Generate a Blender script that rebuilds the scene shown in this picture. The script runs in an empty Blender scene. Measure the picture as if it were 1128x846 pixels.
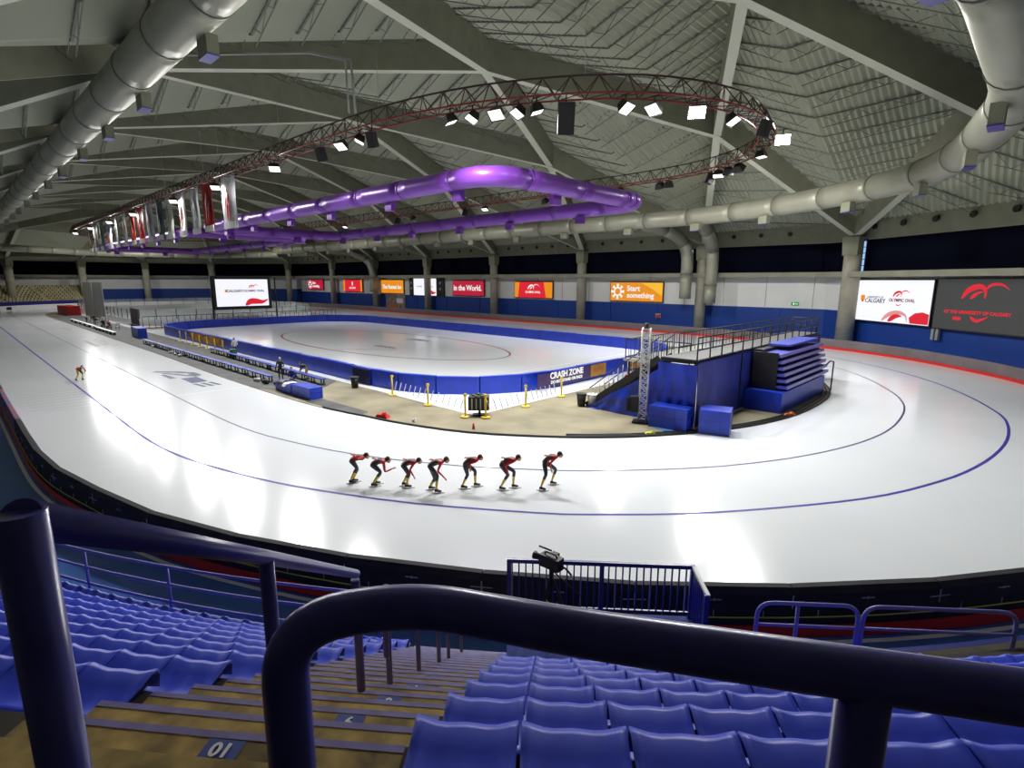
import bpy, math, random
from mathutils import Vector, Matrix
PI = math.pi
sin, cos, sqrt, hypot = math.sin, math.cos, math.sqrt, math.hypot
random.seed(7)
scene = bpy.context.scene
COL = scene.collection

# ------------------------------------------------------------------ camera
EYE = Vector((0, 0, 7.5))
FPX, PITCH, ROLL, YAW = 594.0, 0.190, -0.003, 0.8085
_F0 = Vector((-cos(YAW)*cos(PITCH), sin(YAW)*cos(PITCH), -sin(PITCH)))
_R0 = Vector((sin(YAW), cos(YAW), 0))
_D0 = _F0.cross(_R0)
if _D0.z > 0: _D0 = -_D0
_cx = cos(ROLL)*_R0 + sin(ROLL)*_D0
_cy = -(-sin(ROLL)*_R0 + cos(ROLL)*_D0)
cam_data = bpy.data.cameras.new('camera')
cam = bpy.data.objects.new('camera', cam_data); COL.objects.link(cam)
m = Matrix.Identity(4)
for i in range(3):
    m[i][0] = _cx[i]; m[i][1] = _cy[i]; m[i][2] = -_F0[i]; m[i][3] = EYE[i]
cam.matrix_world = m
cam_data.sensor_width = 36.0; cam_data.lens = FPX/1128*36.0
cam_data.clip_start = 0.05; cam_data.clip_end = 1000
scene.camera = cam
# ------------------------------------------------------------------ world, exposure
w = bpy.data.worlds.new('world'); scene.world = w; w.use_nodes = True
w.node_tree.nodes['Background'].inputs[0].default_value = (0.05, 0.06, 0.08, 1)
w.node_tree.nodes['Background'].inputs[1].default_value = 0.3
vs = scene.view_settings
vs.view_transform = 'Standard'; vs.look = 'None'; vs.gamma = 1.0; vs.use_curve_mapping = False
vs.exposure = 0.0
LAMP_POWER = 1230.0        # watts of every floodlight on the red truss

# ------------------------------------------------------------------ materials
MATS = {}
def mat(name, color, rough=0.6, metal=0.0, noise=0.0, nscale=3.0, emit=0.0, bump=0.0, bscale=20.0, alpha=1.0, spec=0.5, trans=0.0, detail=3.0, c2=None, coord='Object'):
    if name in MATS: return MATS[name]
    m = bpy.data.materials.new(name); m.use_nodes = True
    nt = m.node_tree; b = nt.nodes['Principled BSDF']
    b.inputs['Base Color'].default_value = (*color, 1); b.inputs['Roughness'].default_value = rough
    b.inputs['Metallic'].default_value = metal; b.inputs['Specular IOR Level'].default_value = spec
    if trans: b.inputs['Transmission Weight'].default_value = trans
    if alpha < 1: b.inputs['Alpha'].default_value = alpha
    if emit:
        b.inputs['Base Color'].default_value = (*[c*.12 for c in color], 1)
        b.inputs['Emission Color'].default_value = (*color, 1); b.inputs['Emission Strength'].default_value = emit
    if noise or bump or c2:
        tc = nt.nodes.new('ShaderNodeTexCoord')
    if noise or c2:
        n = nt.nodes.new('ShaderNodeTexNoise'); n.inputs['Scale'].default_value = nscale; n.inputs['Detail'].default_value = detail
        nt.links.new(tc.outputs[coord], n.inputs['Vector'])
        r = nt.nodes.new('ShaderNodeValToRGB')
        r.color_ramp.elements[0].position = 0.32; r.color_ramp.elements[1].position = 0.68
        a = c2 if c2 else tuple(c*(1-noise) for c in color)
        r.color_ramp.elements[0].color = (*a, 1)
        r.color_ramp.elements[1].color = (*(color if c2 else tuple(min(1, c*(1+noise)) for c in color)), 1)
        nt.links.new(n.outputs['Fac'], r.inputs['Fac']); nt.links.new(r.outputs['Color'], b.inputs['Base Color'])
    if bump:
        n2 = nt.nodes.new('ShaderNodeTexNoise'); n2.inputs['Scale'].default_value = bscale
        bp = nt.nodes.new('ShaderNodeBump'); bp.inputs['Strength'].default_value = bump
        nt.links.new(tc.outputs[coord], n2.inputs['Vector']); nt.links.new(n2.outputs['Fac'], bp.inputs['Height'])
        nt.links.new(bp.outputs['Normal'], b.inputs['Normal'])
    MATS[name] = m; return m

M_ICE = mat('ice', (0.80, 0.83, 0.87), 0.16, noise=0.035, nscale=0.12, spec=0.5, bump=0.015, bscale=1.2)
M_RINK = mat('rink_ice', (0.80, 0.83, 0.86), 0.18, noise=0.03, nscale=0.15)
M_LINE_B = mat('line_blue', (0.05, 0.04, 0.33), 0.5, spec=.2)
M_LINE_A = mat('line_grey_blue', (0.08, 0.08, 0.18), 0.5, spec=.2)
M_LINE_R = mat('line_red', (0.26, 0.035, 0.035), 0.5, spec=.2)
M_FAINT = mat('line_faint', (0.60, 0.63, 0.67), 0.3)
M_LOGO = mat('ice_logo_grey', (0.07, 0.085, 0.13), 0.6, noise=0.6, spec=.2, nscale=2.0)
M_LOGO2 = mat('ice_logo_pale', (0.27, 0.27, 0.26), 0.6, spec=.2, noise=0.35, nscale=1.0)
M_LOGOB = mat('ice_logo_blue', (0.03, 0.035, 0.13), 0.6, noise=0.3, nscale=2.0, spec=.2)
M_CONC = mat('concrete_floor', (0.215, 0.19, 0.12), 0.7, noise=0.32, nscale=0.4, detail=6, bump=0.1, bscale=6)
M_SOFF_LIT = mat('beam_soffit_uplit', (0.56, 0.57, 0.46), 0.7)  # up-light from the ice painted in: paler than the beam sides
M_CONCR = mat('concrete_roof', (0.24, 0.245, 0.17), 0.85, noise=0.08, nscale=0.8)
M_CONCC = mat('concrete_column', (0.36, 0.34, 0.26), 0.8, noise=0.12, nscale=0.7)
M_DECK = mat('steel_deck', (0.345, 0.365, 0.27), 0.6)
M_JOIST = mat('joist_steel', (0.17, 0.18, 0.145), 0.6)
M_MATF = mat('rubber_mat', (0.075, 0.08, 0.08), 0.8, noise=0.3, nscale=0.8)
M_BLUEP = mat('blue_vinyl', (0.012, 0.045, 0.50), 0.38, noise=0.15, nscale=1.5, bump=0.06, bscale=3)
M_TARP = mat('blue_tarp', (0.010, 0.035, 0.40), 0.35, noise=0.25, nscale=0.9, bump=0.35, bscale=1.6)
M_BLUED = mat('dark_blue_vinyl', (0.01, 0.02, 0.20), 0.45)
M_TIER = mat('bleacher_blue', (0.07, 0.09, 0.46), 0.45)
M_WALLB = mat('wall_blue_paint', (0.004, 0.045, 0.27), 0.6, noise=0.08, nscale=0.3)
M_WALLW = mat('wall_white_paint', (0.80, 0.80, 0.74), 0.7, noise=0.04, nscale=0.3)
M_WALLD = mat('wall_dark', (0.10, 0.10, 0.09), 0.8)
M_LEDGE = mat('ledge_concrete', (0.27, 0.265, 0.20), 0.8, noise=0.12, nscale=0.5)
M_BLIND = mat('black_blind', (0.003, 0.004, 0.011), 0.95, spec=0.05)
M_PADG = mat('pad_grey', (0.16, 0.13, 0.135), 0.6, noise=0.12, nscale=0.6)
M_PADK = mat('pad_black', (0.030, 0.028, 0.033), 0.75, noise=0.2, nscale=2.0, spec=.25)
M_PADW = mat('pad_white', (0.75, 0.73, 0.74), 0.5)
M_RED = mat('red_vinyl', (0.60, 0.015, 0.012), 0.45)
M_WHITE = mat('white_paint', (0.80, 0.80, 0.80), 0.5)
M_YEL = mat('yellow_paint', (0.75, 0.55, 0.04), 0.5)
M_YELL = mat('yellow_green_rope', (0.60, 0.62, 0.06), 0.5)
M_BFLOOR = mat('blue_floor_paint', (0.055, 0.15, 0.47), 0.45, noise=0.12, nscale=0.8)
M_SEAT = mat('seat_plastic', (0.045, 0.085, 0.78), 0.42, noise=0.10, nscale=6.0, spec=0.4)
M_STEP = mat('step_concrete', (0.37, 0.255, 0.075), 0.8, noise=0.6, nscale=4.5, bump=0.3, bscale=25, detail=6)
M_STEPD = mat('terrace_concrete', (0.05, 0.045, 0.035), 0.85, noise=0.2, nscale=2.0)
M_NOSE = mat('nosing_lilac', (0.19, 0.16, 0.42), 0.6, noise=0.15, nscale=8)
M_RAIL = mat('rail_navy', (0.065, 0.06, 0.31), 0.28, spec=0.6, noise=0.1, nscale=14, bump=0.03, bscale=60)
M_RAILL = mat('rail_lilac', (0.20, 0.18, 0.58), 0.35)
M_RAILB = mat('rail_blue', (0.02, 0.03, 0.30), 0.35)
M_BLACK = mat('black_plastic', (0.012, 0.012, 0.013), 0.5)
M_RING = mat('duct_ring_grey', (0.17, 0.17, 0.13), 0.5)
M_DUCT = mat('duct_grey', (0.31, 0.31, 0.24), 0.45, metal=0.25, noise=0.05, nscale=0.6)
M_PURP = mat('duct_purple', (0.20, 0.055, 0.43), 0.33, metal=0.2)
M_TRR = mat('truss_red', (0.28, 0.018, 0.014), 0.45)
M_TRD = mat('truss_dark', (0.06, 0.022, 0.018), 0.5)
M_GREYM = mat('grey_metal', (0.45, 0.46, 0.44), 0.4, metal=0.5)
M_ALU = mat('aluminium', (0.62, 0.62, 0.62), 0.35, metal=0.6)
M_BEIGE = mat('beige_terrace', (0.42, 0.37, 0.22), 0.8, noise=0.25, nscale=0.6)
M_SKIN = mat('skin', (0.62, 0.36, 0.24), 0.55)
M_HAIR = mat('dark_hair', (0.06, 0.035, 0.018), 0.6)
M_SUIT = mat('suit_black', (0.035, 0.036, 0.045), 0.5)
M_SRED = mat('suit_red', (0.58, 0.018, 0.018), 0.45)
M_SYEL = mat('suit_yellow', (0.72, 0.50, 0.015), 0.45)
M_GREEN = mat('green_plastic', (0.02, 0.15, 0.05), 0.5)
M_ORANGE = mat('orange_plastic', (0.65, 0.14, 0.02), 0.5)
M_LENS = mat('lamp_lens', (1.0, 1.0, 0.96), 0.3, emit=1.6)
M_LENSB = mat('lamp_lens_bright', (1.0, 1.0, 0.98), 0.3, emit=60.0)
M_SCRW = mat('screen_white', (0.90, 0.91, 0.97), 0.4, emit=1.0)
M_SCRR = mat('screen_red', (0.72, 0.012, 0.03), 0.4, emit=0.95)
M_SCRC = mat('screen_crimson', (0.48, 0.008, 0.035), 0.4, emit=0.9)
M_SCRO = mat('screen_orange', (0.80, 0.27, 0.01), 0.4, emit=0.95)
M_SCRY = mat('screen_amber', (0.90, 0.50, 0.03), 0.4, emit=0.95)
M_SCRD = mat('screen_charcoal', (0.05, 0.053, 0.05), 0.6, emit=0.85)
M_SCRP = mat('screen_pink', (0.85, 0.35, 0.32), 0.4, emit=0.8)
M_SCRG = mat('screen_grey_text', (0.14, 0.14, 0.17), 0.4, emit=0.6)
M_TXTW = mat('text_white', (0.92, 0.92, 0.9), 0.4, emit=0.9)
M_DAY = mat('daylight_pane', (0.30, 0.50, 0.75), 0.3, emit=1.1)
M_GREENX = mat('exit_green', (0.03, 0.35, 0.08), 0.4, emit=0.8)

def glass_mat():
    m = bpy.data.materials.new('rink_glass'); m.use_nodes = True
    b = m.node_tree.nodes['Principled BSDF']
    b.inputs['Base Color'].default_value = (0.75, 0.85, 0.82, 1); b.inputs['Roughness'].default_value = 0.06
    b.inputs['Alpha'].default_value = 0.28
    return m
M_GLASS = glass_mat()
def net_mat():
    m = bpy.data.materials.new('net_mesh'); m.use_nodes = True
    b = m.node_tree.nodes['Principled BSDF']
    b.inputs['Base Color'].default_value = (0.42, 0.42, 0.38, 1); b.inputs['Alpha'].default_value = 0.6
    return m
M_NET = net_mat()
def banner_mat(i, cols):
    m = bpy.data.materials.new('banner_print_%d' % i); m.use_nodes = True
    nt = m.node_tree; b = nt.nodes['Principled BSDF']; b.inputs['Roughness'].default_value = 0.7
    tc = nt.nodes.new('ShaderNodeTexCoord'); mp = nt.nodes.new('ShaderNodeMapping')
    mp.inputs['Scale'].default_value = (0.9, 0.9, 0.35); mp.inputs['Location'].default_value = (i*3.7, i*1.3, i*2.1)
    n = nt.nodes.new('ShaderNodeTexNoise'); n.inputs['Scale'].default_value = 1.1; n.inputs['Detail'].default_value = 2.5
    r = nt.nodes.new('ShaderNodeValToRGB'); r.color_ramp.interpolation = 'CONSTANT'
    r.color_ramp.elements[0].position = 0.0; r.color_ramp.elements[0].color = (*cols[0], 1)
    r.color_ramp.elements[1].position = 0.44; r.color_ramp.elements[1].color = (*cols[1], 1)
    e = r.color_ramp.elements.new(0.56); e.color = (*cols[2], 1)
    nt.links.new(tc.outputs['Object'], mp.inputs['Vector']); nt.links.new(mp.outputs['Vector'], n.inputs['Vector'])
    nt.links.new(n.outputs['Fac'], r.inputs['Fac']); nt.links.new(r.outputs['Color'], b.inputs['Base Color'])
    return m

# ------------------------------------------------------------------ mesh helpers
class MB:
    def __init__(s): s.v = []; s.f = []; s.mi = []; s.sm = []
    def add(s, vs_, fs, mi=0, smooth=False):
        o = len(s.v); s.v += [tuple(p) for p in vs_]
        for f in fs: s.f.append(tuple(i+o for i in f)); s.mi.append(mi); s.sm.append(smooth)
        return s
    def hexa(s, p, mi=0):     # 8 corners: bottom 4 (ccw) then top 4
        return s.add(p, [(3,2,1,0),(4,5,6,7),(0,1,5,4),(1,2,6,5),(2,3,7,6),(3,0,4,7)], mi)
    def box(s, c, d, rz=0.0, mi=0, taper=1.0):
        cx, cy, cz = c; hx, hy, hz = d[0]/2, d[1]/2, d[2]/2; cr, sr = cos(rz), sin(rz); P = []
        for z, t in ((-hz, 1), (hz, taper)):
            for x, y in ((-hx,-hy),(hx,-hy),(hx,hy),(-hx,hy)):
                x *= t; y *= t
                P.append((cx+x*cr-y*sr, cy+x*sr+y*cr, cz+z))
        return s.hexa(P, mi)
    def bar(s, a, b, wd, h, mi=0):   # rectangular bar from a to b (centre line), width horizontal, height vertical-ish
        a = Vector(a); b = Vector(b); d = (b-a).normalized()
        side = d.cross(Vector((0,0,1)))
        side = side.normalized() if side.length > 1e-4 else Vector((1,0,0))
        up = side.cross(d).normalized(); P = []
        for q in (a, b):
            for i, j in ((-1,-1),(1,-1),(1,1),(-1,1)): P.append(q+side*(i*wd/2)+up*(j*h/2))
        return s.add(P, [(3,2,1,0),(4,5,6,7),(0,1,5,4),(1,2,6,5),(2,3,7,6),(3,0,4,7)], mi)
    def tube(s, pts, r, n=8, closed=False, mi=0, cap=True, smooth=True):
        pts = [Vector(p) for p in pts]; N = len(pts)
        rr = r if isinstance(r, (list, tuple)) else [r]*N
        V = []; F = []; prev = None
        for i, p in enumerate(pts):
            if closed: t = pts[(i+1) % N]-pts[i-1]
            else: t = pts[min(i+1, N-1)]-pts[max(i-1, 0)]
            t.normalize()
            if prev is None:
                u = t.cross(Vector((0,0,1)))
                if u.length < 0.05: u = t.cross(Vector((1,0,0)))
            else:
                u = prev-t*prev.dot(t)
                if u.length < 1e-5: u = t.cross(Vector((0,0,1)))
            u.normalize(); prev = u; w_ = t.cross(u)
            for k in range(n):
                a = 2*PI*k/n; V.append(p+(u*cos(a)+w_*sin(a))*rr[i])
        for i in range(N if closed else N-1):
            j = (i+1) % N
            for k in range(n):
                l = (k+1) % n; F.append((i*n+k, i*n+l, j*n+l, j*n+k))
        s.add(V, F, mi, smooth)
        if cap and not closed:
            o = len(s.v)-len(V)
            s.f.append(tuple(o+k for k in reversed(range(n)))); s.mi.append(mi); s.sm.append(False)
            s.f.append(tuple(o+(N-1)*n+k for k in range(n))); s.mi.append(mi); s.sm.append(False)
        return s
    def ell(s, c, r, nu=12, nv=8, mi=0, M=None):
        V = []; F = []
        for j in range(nv+1):
            ph = PI*j/nv
            for i in range(nu):
                th = 2*PI*i/nu
                p = Vector((r[0]*sin(ph)*cos(th), r[1]*sin(ph)*sin(th), r[2]*cos(ph)))
                if M: p = M @ p
                V.append(Vector(c)+p)
        for j in range(nv):
            for i in range(nu):
                k = (i+1) % nu; F.append((j*nu+i, (j+1)*nu+i, (j+1)*nu+k, j*nu+k))
        return s.add(V, F, mi, True)
    def ribbon(s, L, R, z, mi=0):   # flat strip between two 2-D polylines
        n = len(L); V = [(p[0], p[1], z) for p in L]+[(p[0], p[1], z) for p in R]
        return s.add(V, [(i, n+i, n+i+1, i+1) for i in range(n-1)], mi)
    def poly(s, P, mi=0): return s.add(P, [tuple(range(len(P)))], mi)
    def slab(s, P2, z0, z1, mi=0):   # extruded 2-D polygon
        n = len(P2); V = [(p[0], p[1], z0) for p in P2]+[(p[0], p[1], z1) for p in P2]
        F = [tuple(range(n, 2*n)), tuple(reversed(range(n)))]+[(i, (i+1) % n, n+(i+1) % n, n+i) for i in range(n)]
        return s.add(V, F, mi)

OFF = {}
def obj(name, mb, mats, parent=None, loc=None):
    """one mesh object; mesh coordinates are given in the world unless loc says where the object's own origin is"""
    off = Vector((0,0,0))
    if parent is not None: off = OFF.get(parent.name, Vector((0,0,0)))
    if loc is not None: off = Vector(loc)
    me = bpy.data.meshes.new(name)
    me.from_pydata([tuple(Vector(v)-off) for v in mb.v], [], mb.f)
    if not isinstance(mats, (list, tuple)): mats = [mats]
    for mm in mats: me.materials.append(mm)
    if len(mats) > 1: me.polygons.foreach_set('material_index', mb.mi)
    if any(mb.sm): me.polygons.foreach_set('use_smooth', mb.sm)
    me.update()
    o = bpy.data.objects.new(name, me); COL.objects.link(o)
    if parent is not None: o.parent = parent; OFF[o.name] = off
    elif loc is not None: o.location = loc; OFF[o.name] = off
    else: OFF[o.name] = Vector((0,0,0))
    return o
def local(name, mb, mats, parent=None):      # mesh already in its own coordinates
    me = bpy.data.meshes.new(name); me.from_pydata([tuple(v) for v in mb.v], [], mb.f)
    if not isinstance(mats, (list, tuple)): mats = [mats]
    for mm in mats: me.materials.append(mm)
    if len(mats) > 1: me.polygons.foreach_set('material_index', mb.mi)
    if any(mb.sm): me.polygons.foreach_set('use_smooth', mb.sm)
    o = bpy.data.objects.new(name, me); COL.objects.link(o)
    if parent is not None: o.parent = parent
    OFF[o.name] = Vector((0,0,0)); return o
def tag(o, label=None, cat=None, group=None, kind=None):
    if label: o['label'] = label
    if cat: o['category'] = cat
    if group: o['group'] = group
    if kind: o['kind'] = kind
    return o
def thing(name, label, cat, loc=(0,0,0), group=None, kind=None):
    o = bpy.data.objects.new(name, None); COL.objects.link(o); o.location = loc; o.empty_display_size = 0.2
    OFF[o.name] = Vector(loc)
    return tag(o, label, cat, group, kind)
def struct(name, mb, mats, parent=None, label=None):
    o = obj(name, mb, mats, parent)
    if parent is None: o['kind'] = 'structure'
    if label: o['label'] = label
    return o
def copy_part(src, name, parent, mesh_only=True):
    o = bpy.data.objects.new(name, src.data); COL.objects.link(o); o.parent = parent; OFF[o.name] = OFF.get(src.name, Vector((0,0,0))); return o

def catmull(P, step=1.0, closed=False):
    out = []; n = len(P); rng = range(n if closed else n-1)
    for i in rng:
        p0 = P[(i-1) % n] if closed or i > 0 else tuple(2*a-b for a, b in zip(P[0], P[1]))
        p1 = P[i]; p2 = P[(i+1) % n]
        p3 = P[(i+2) % n] if closed or i+2 < n else tuple(2*a-b for a, b in zip(P[-1], P[-2]))
        k = max(1, int(math.dist(p1, p2)/step))
        for j in range(k):
            t = j/k
            out.append(tuple(0.5*((2*b)+(-a+c)*t+(2*a-5*b+4*c-d)*t*t+(-a+3*b-3*c+d)*t**3) for a, b, c, d in zip(p0, p1, p2, p3)))
    if not closed: out.append(tuple(P[-1]))
    return out
def resample(P, step):
    L = [0]
    for a, b in zip(P, P[1:]): L.append(L[-1]+math.dist(a, b))
    n = max(1, round(L[-1]/step)); out = []; j = 0
    for i in range(n+1):
        s_ = L[-1]*i/n
        while j < len(L)-2 and L[j+1] < s_: j += 1
        t = (s_-L[j])/max(1e-9, L[j+1]-L[j]); t = min(1, max(0, t))
        out.append(tuple(a+(b-a)*t for a, b in zip(P[j], P[j+1])))
    return out
def offset(P, d):   # 2-D polyline offset to the left by d
    out = []
    for i in range(len(P)):
        a = P[max(0, i-1)]; b = P[min(len(P)-1, i+1)]
        tx, ty = b[0]-a[0], b[1]-a[1]; l = hypot(tx, ty) or 1
        out.append((P[i][0]-ty/l*d, P[i][1]+tx/l*d))
    return out
FONT_CACHE = {}
def text(name, s, m, parent, origin, right, up, size, align='CENTER', bold=0.0, shear=0.0, depth=0.01):
    cu = bpy.data.curves.new('letters', 'FONT'); cu.body = s; cu.size = size; cu.align_x = align; cu.align_y = 'CENTER'
    cu.extrude = depth; cu.offset = bold; cu.shear = shear; cu.resolution_u = 3
    to = bpy.data.objects.new('letters_tmp', cu); COL.objects.link(to)
    dg = bpy.context.evaluated_depsgraph_get(); me = bpy.data.meshes.new_from_object(to.evaluated_get(dg))
    bpy.data.objects.remove(to); bpy.data.curves.remove(cu)
    r = Vector(right).normalized(); u = Vector(up).normalized(); n = r.cross(u)
    off = OFF.get(parent.name, Vector((0,0,0))) if parent else Vector((0,0,0))
    M = Matrix(((r.x, u.x, n.x, origin[0]-off.x), (r.y, u.y, n.y, origin[1]-off.y), (r.z, u.z, n.z, origin[2]-off.z), (0,0,0,1)))
    me.transform(M); me.materials.clear(); me.materials.append(m); me.name = name
    o = bpy.data.objects.new(name, me); COL.objects.link(o)
    if parent: o.parent = parent; OFF[o.name] = off
    else: OFF[o.name] = Vector((0,0,0))
    return o

# stand frame: everything in the near stand is laid out radially about the bend's centre
TH = math.radians(50.1)
U = Vector((-cos(TH), sin(TH), 0)); V = Vector((sin(TH), cos(TH), 0))
CEN = Vector((-29.6, 35.4, 0)); RC = 46.143
def SL(s, l, z): return U*s+V*l+Vector((0, 0, z))
def arcpt(R, l):           # point on the circle of radius R about the bend centre, l metres of arc-chord beside the aisle axis
    a = math.asin(max(-1, min(1, l/R)))
    return CEN-U*(R*cos(a))+V*(R*sin(a))

# ------------------------------------------------------------------ plan curves
XM = -90.5
def mirror_x(P): return [(2*XM-p[0], p[1]) for p in reversed(P)]
right_pad = [(-60,1.85),(-46,1.85),(-34,1.85),(-25.6,1.95),(-20.8,2.63),(-16.3,3.65),(-11.7,5.6),(-7.8,7.95),(-4.2,10.75),(-0.7,14.5),(2.6,19.5),(5.0,25.5),(6.0,32),(5.9,38.5),(4.4,45.5),(1.9,51.8),(-2.0,58.2),(-9.6,65.4),(-19.4,69.9),(-31.3,72.2),(-46,73.1),(-60,73.3)]
PADR = catmull(right_pad, 1.0)
PAD = resample(PADR+mirror_x(PADR)+[PADR[0]], 3.3)
FINE = resample(PADR+mirror_x(PADR)+[PADR[0]], 1.1)
def seg(P): return catmull(P, 1.0)
LINE_B_R = seg([(-60,5.85),(-40,5.85),(-32.6,5.85),(-29.0,5.92),(-25.87,6.2),(-22.97,6.8),(-19.73,7.75),(-16.94,8.93),(-14.29,10.28),(-10.97,12.49),(-9.4,13.8),(-6.64,16.71),(-3.4,21.42),(-1.71,25.3),(-0.8,28.5),(-0.2,32.2),(0.0,35.9),(-0.25,39.9),(-0.95,42.7),(-2.4,46.7),(-4.71,51.3),(-7.87,55.6),(-13,60.3),(-20,64.2),(-28,66.6),(-40,67.6),(-60,67.8)])
LINE_A_R = seg([(-60,9.75),(-45,9.72),(-34.7,9.7),(-30.2,9.75),(-27.28,9.95),(-25.0,10.35),(-21.83,11.16),(-19.11,12.2),(-16.17,13.8),(-14.38,15.06),(-12.0,17.0),(-9.23,20.1),(-7.67,22.46),(-6.19,25.5),(-4.98,29.4),(-4.45,33.5),(-4.65,38.5),(-5.36,42.04),(-6.4,44.9),(-8.6,49.4),(-11.02,52.9),(-14.2,56.0),(-19.5,60),(-27,62.9),(-40,63.9),(-60,64)])
EDGE_R = seg([(-60,14.5),(-45,14.3),(-34,14.5),(-29,14.9),(-26.2,15.4),(-23.24,15.95),(-19.56,17.2),(-16.32,19.3),(-14.0,21.4),(-12.4,23.4),(-10.7,26.3),(-9.5,29.4),(-8.8,33),(-8.7,37.4),(-9.1,40.9),(-10.4,44.6),(-13,49.0),(-17.5,53.4),(-25,57.0),(-36,58.4),(-60,58.6)])

# ================================================================== SETTING: floors
o = MB().poly([(x, y, 0) for x, y in FINE[:-1]])
struct('floor', o, M_ICE, label='white ice of the speed skating oval')
inf = EDGE_R+mirror_x(EDGE_R)
fl = MB().slab([(x, y) for x, y in inf], -0.02, 0.03)
floor_in = struct('floor_infield', fl, M_CONC, label='tan concrete infield inside the ice oval')
b_ = MB().slab([(-121,14.52),(-60,14.52),(-45,14.33),(-38,14.42),(-36.4,15.6),(-35.2,17.6),(-37,19.7),(-146,19.7),(-146,14.6)], 0.031, 0.042)
obj('rubber_mat', b_, M_MATF, floor_in)
b_ = MB().slab([(-32.0,14.85),(-28.4,15.15),(-26.6,15.5),(-26.8,16.1),(-31.7,15.95),(-32.6,15.3)], 0.031, 0.05)
obj('rubber_mat', b_, M_MATF, floor_in)
def rrect(x0, y0, x1, y1, r, n=10):
    P = []
    for cx, cy, a0 in ((x1-r, y1-r, 0), (x0+r, y1-r, 90), (x0+r, y0+r, 180), (x1-r, y0+r, 270)):
        for i in range(n+1):
            a = math.radians(a0+90*i/n); P.append((cx+r*cos(a), cy+r*sin(a)))
    return P
rk = MB().slab([(-95,19.8),(-21.8,19.8),(-21.8,52.9),(-95,52.9)], 0.02, 0.048)
rink_ice = struct('floor_rink_ice', rk, M_RINK, label='white hockey rink ice slab in the infield')
rk2 = MB().slab([(-163,19.8),(-99,19.8),(-99,52.9),(-163,52.9)], 0.02, 0.048)
struct('floor_rink_ice', rk2, M_RINK, label='second hockey rink ice slab beyond the big screen')
def line_strip(P, wd, z): return MB().ribbon(offset(P, wd/2), offset(P, -wd/2), z)
def closed_strip(P, wd, z):
    P = P+[P[0], P[1]]; return line_strip(P, wd, z)
floor_o = bpy.data.objects['floor']
full = lambda R: R+mirror_x(R)+[R[0]]
obj('lane_line', line_strip(full(LINE_B_R), 0.13, 0.006), M_LINE_B, floor_o)
obj('lane_line', line_strip(full(LINE_A_R), 0.10, 0.006), M_LINE_A, floor_o)
for i in range(7):
    x = -46.5+i*1.0-0.0
    obj('start_line', MB().ribbon([(x, 2.6), (x+0.3, 9.6)], [(x+0.09, 2.6), (x+0.39, 9.6)], 0.005), M_FAINT, floor_o)
obj('start_line', MB().ribbon([(-39.8,6.2), (-39.8,15.0)], [(-39.7,6.2), (-39.7,15.0)], 0.005), M_FAINT, floor_o)
# printed logos in the ice
lg = MB(); lg.ribbon([(-46.6,11.9),(-43.9,11.9)], [(-46.6,13.0),(-43.9,13.0)], 0.007)
obj('ice_logo', lg, M_LOGOB, floor_o)
lg = MB()
for k in range(3):
    lg.ribbon([(-43.5,11.8+k*.5),(-41.8,12.0+k*.5)], [(-43.5,12.1+k*.5),(-41.8,12.3+k*.5)], 0.007)
pp = [(-51.6,11.3),(-50.2,12.6),(-48.9,13.3),(-47.4,13.4)]
lg.ribbon(offset(pp, .25), offset(pp, -.35), 0.007)
lg.ribbon([(-49.4,11.25),(-47.0,11.3)], [(-49.3,11.55),(-47.0,11.75)], 0.007); lg.ribbon([(-48.2,12.9),(-46.9,13.5)], [(-47.6,12.6),(-46.8,13.2)], 0.007)
for k in range(6): lg.ribbon([(-46.5,12.0+k*.16),(-45.9,12.0+k*.16)], [(-46.5,12.07+k*.16),(-45.9,12.07+k*.16)], 0.009)
pp = [(-50.2,11.6),(-49.0,12.3),(-47.9,12.6),(-46.9,13.2)]
lg.ribbon(offset(pp, .12), offset(pp, -.25), 0.008)
obj('ice_logo', lg, M_LOGO, floor_o)
lg = MB()
for k in range(5): lg.ribbon([(-86+k*2.3, 12.1),(-84.6+k*2.3, 12.1)], [(-86+k*2.3, 13.4),(-84.6+k*2.3, 13.4)], 0.007)
lg.ribbon([(-84,11.3),(-76,11.3)], [(-84,11.8),(-76,11.8)], 0.007)
obj('ice_logo', lg, M_LOGO2, floor_o)
lg = MB()
for k in range(4): lg.ribbon([(-109+k*3, 12.3),(-107+k*3, 12.3)], [(-109+k*3, 13.5),(-107+k*3, 13.5)], 0.007)
obj('ice_logo', lg, M_LOGO2, floor_o)
# rink markings
el = [(-57.3+20.6*cos(2*PI*i/72), 36.6+8.3*sin(2*PI*i/72)) for i in range(72)]
obj('rink_line', closed_strip(el, 0.22, 0.055), M_LINE_R, rink_ice)
for cx, cy, nm in ((-52.5, 33.0, 'A'), (-55.5, 40.0, 'B')):
    q = MB()
    for k in range(3):
        a0 = 0.5+k*0.15; pp = [(cx+(2.6-k*.6)*cos(a0+i*.22), cy+(1.5-k*.35)*sin(a0+i*.22)) for i in range(10)]
        q.ribbon(offset(pp, .16), offset(pp, -.16), 0.055)
    obj('rink_logo', q, M_LOGO2, rink_ice)
text('rink_lettering', 'OLYMPIC OVAL', M_LOGO2, rink_ice, (-51.8, 31.2, 0.055), (0.72,0.69,0), (-0.69,0.72,0), 1.0, depth=0.001)
for x in (-30, -85):
    obj('rink_line', MB().ribbon([(x, 21.6), (x, 51.4)], [(x+.12, 21.6), (x+.12, 51.4)], 0.052), M_FAINT, rink_ice)

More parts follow.
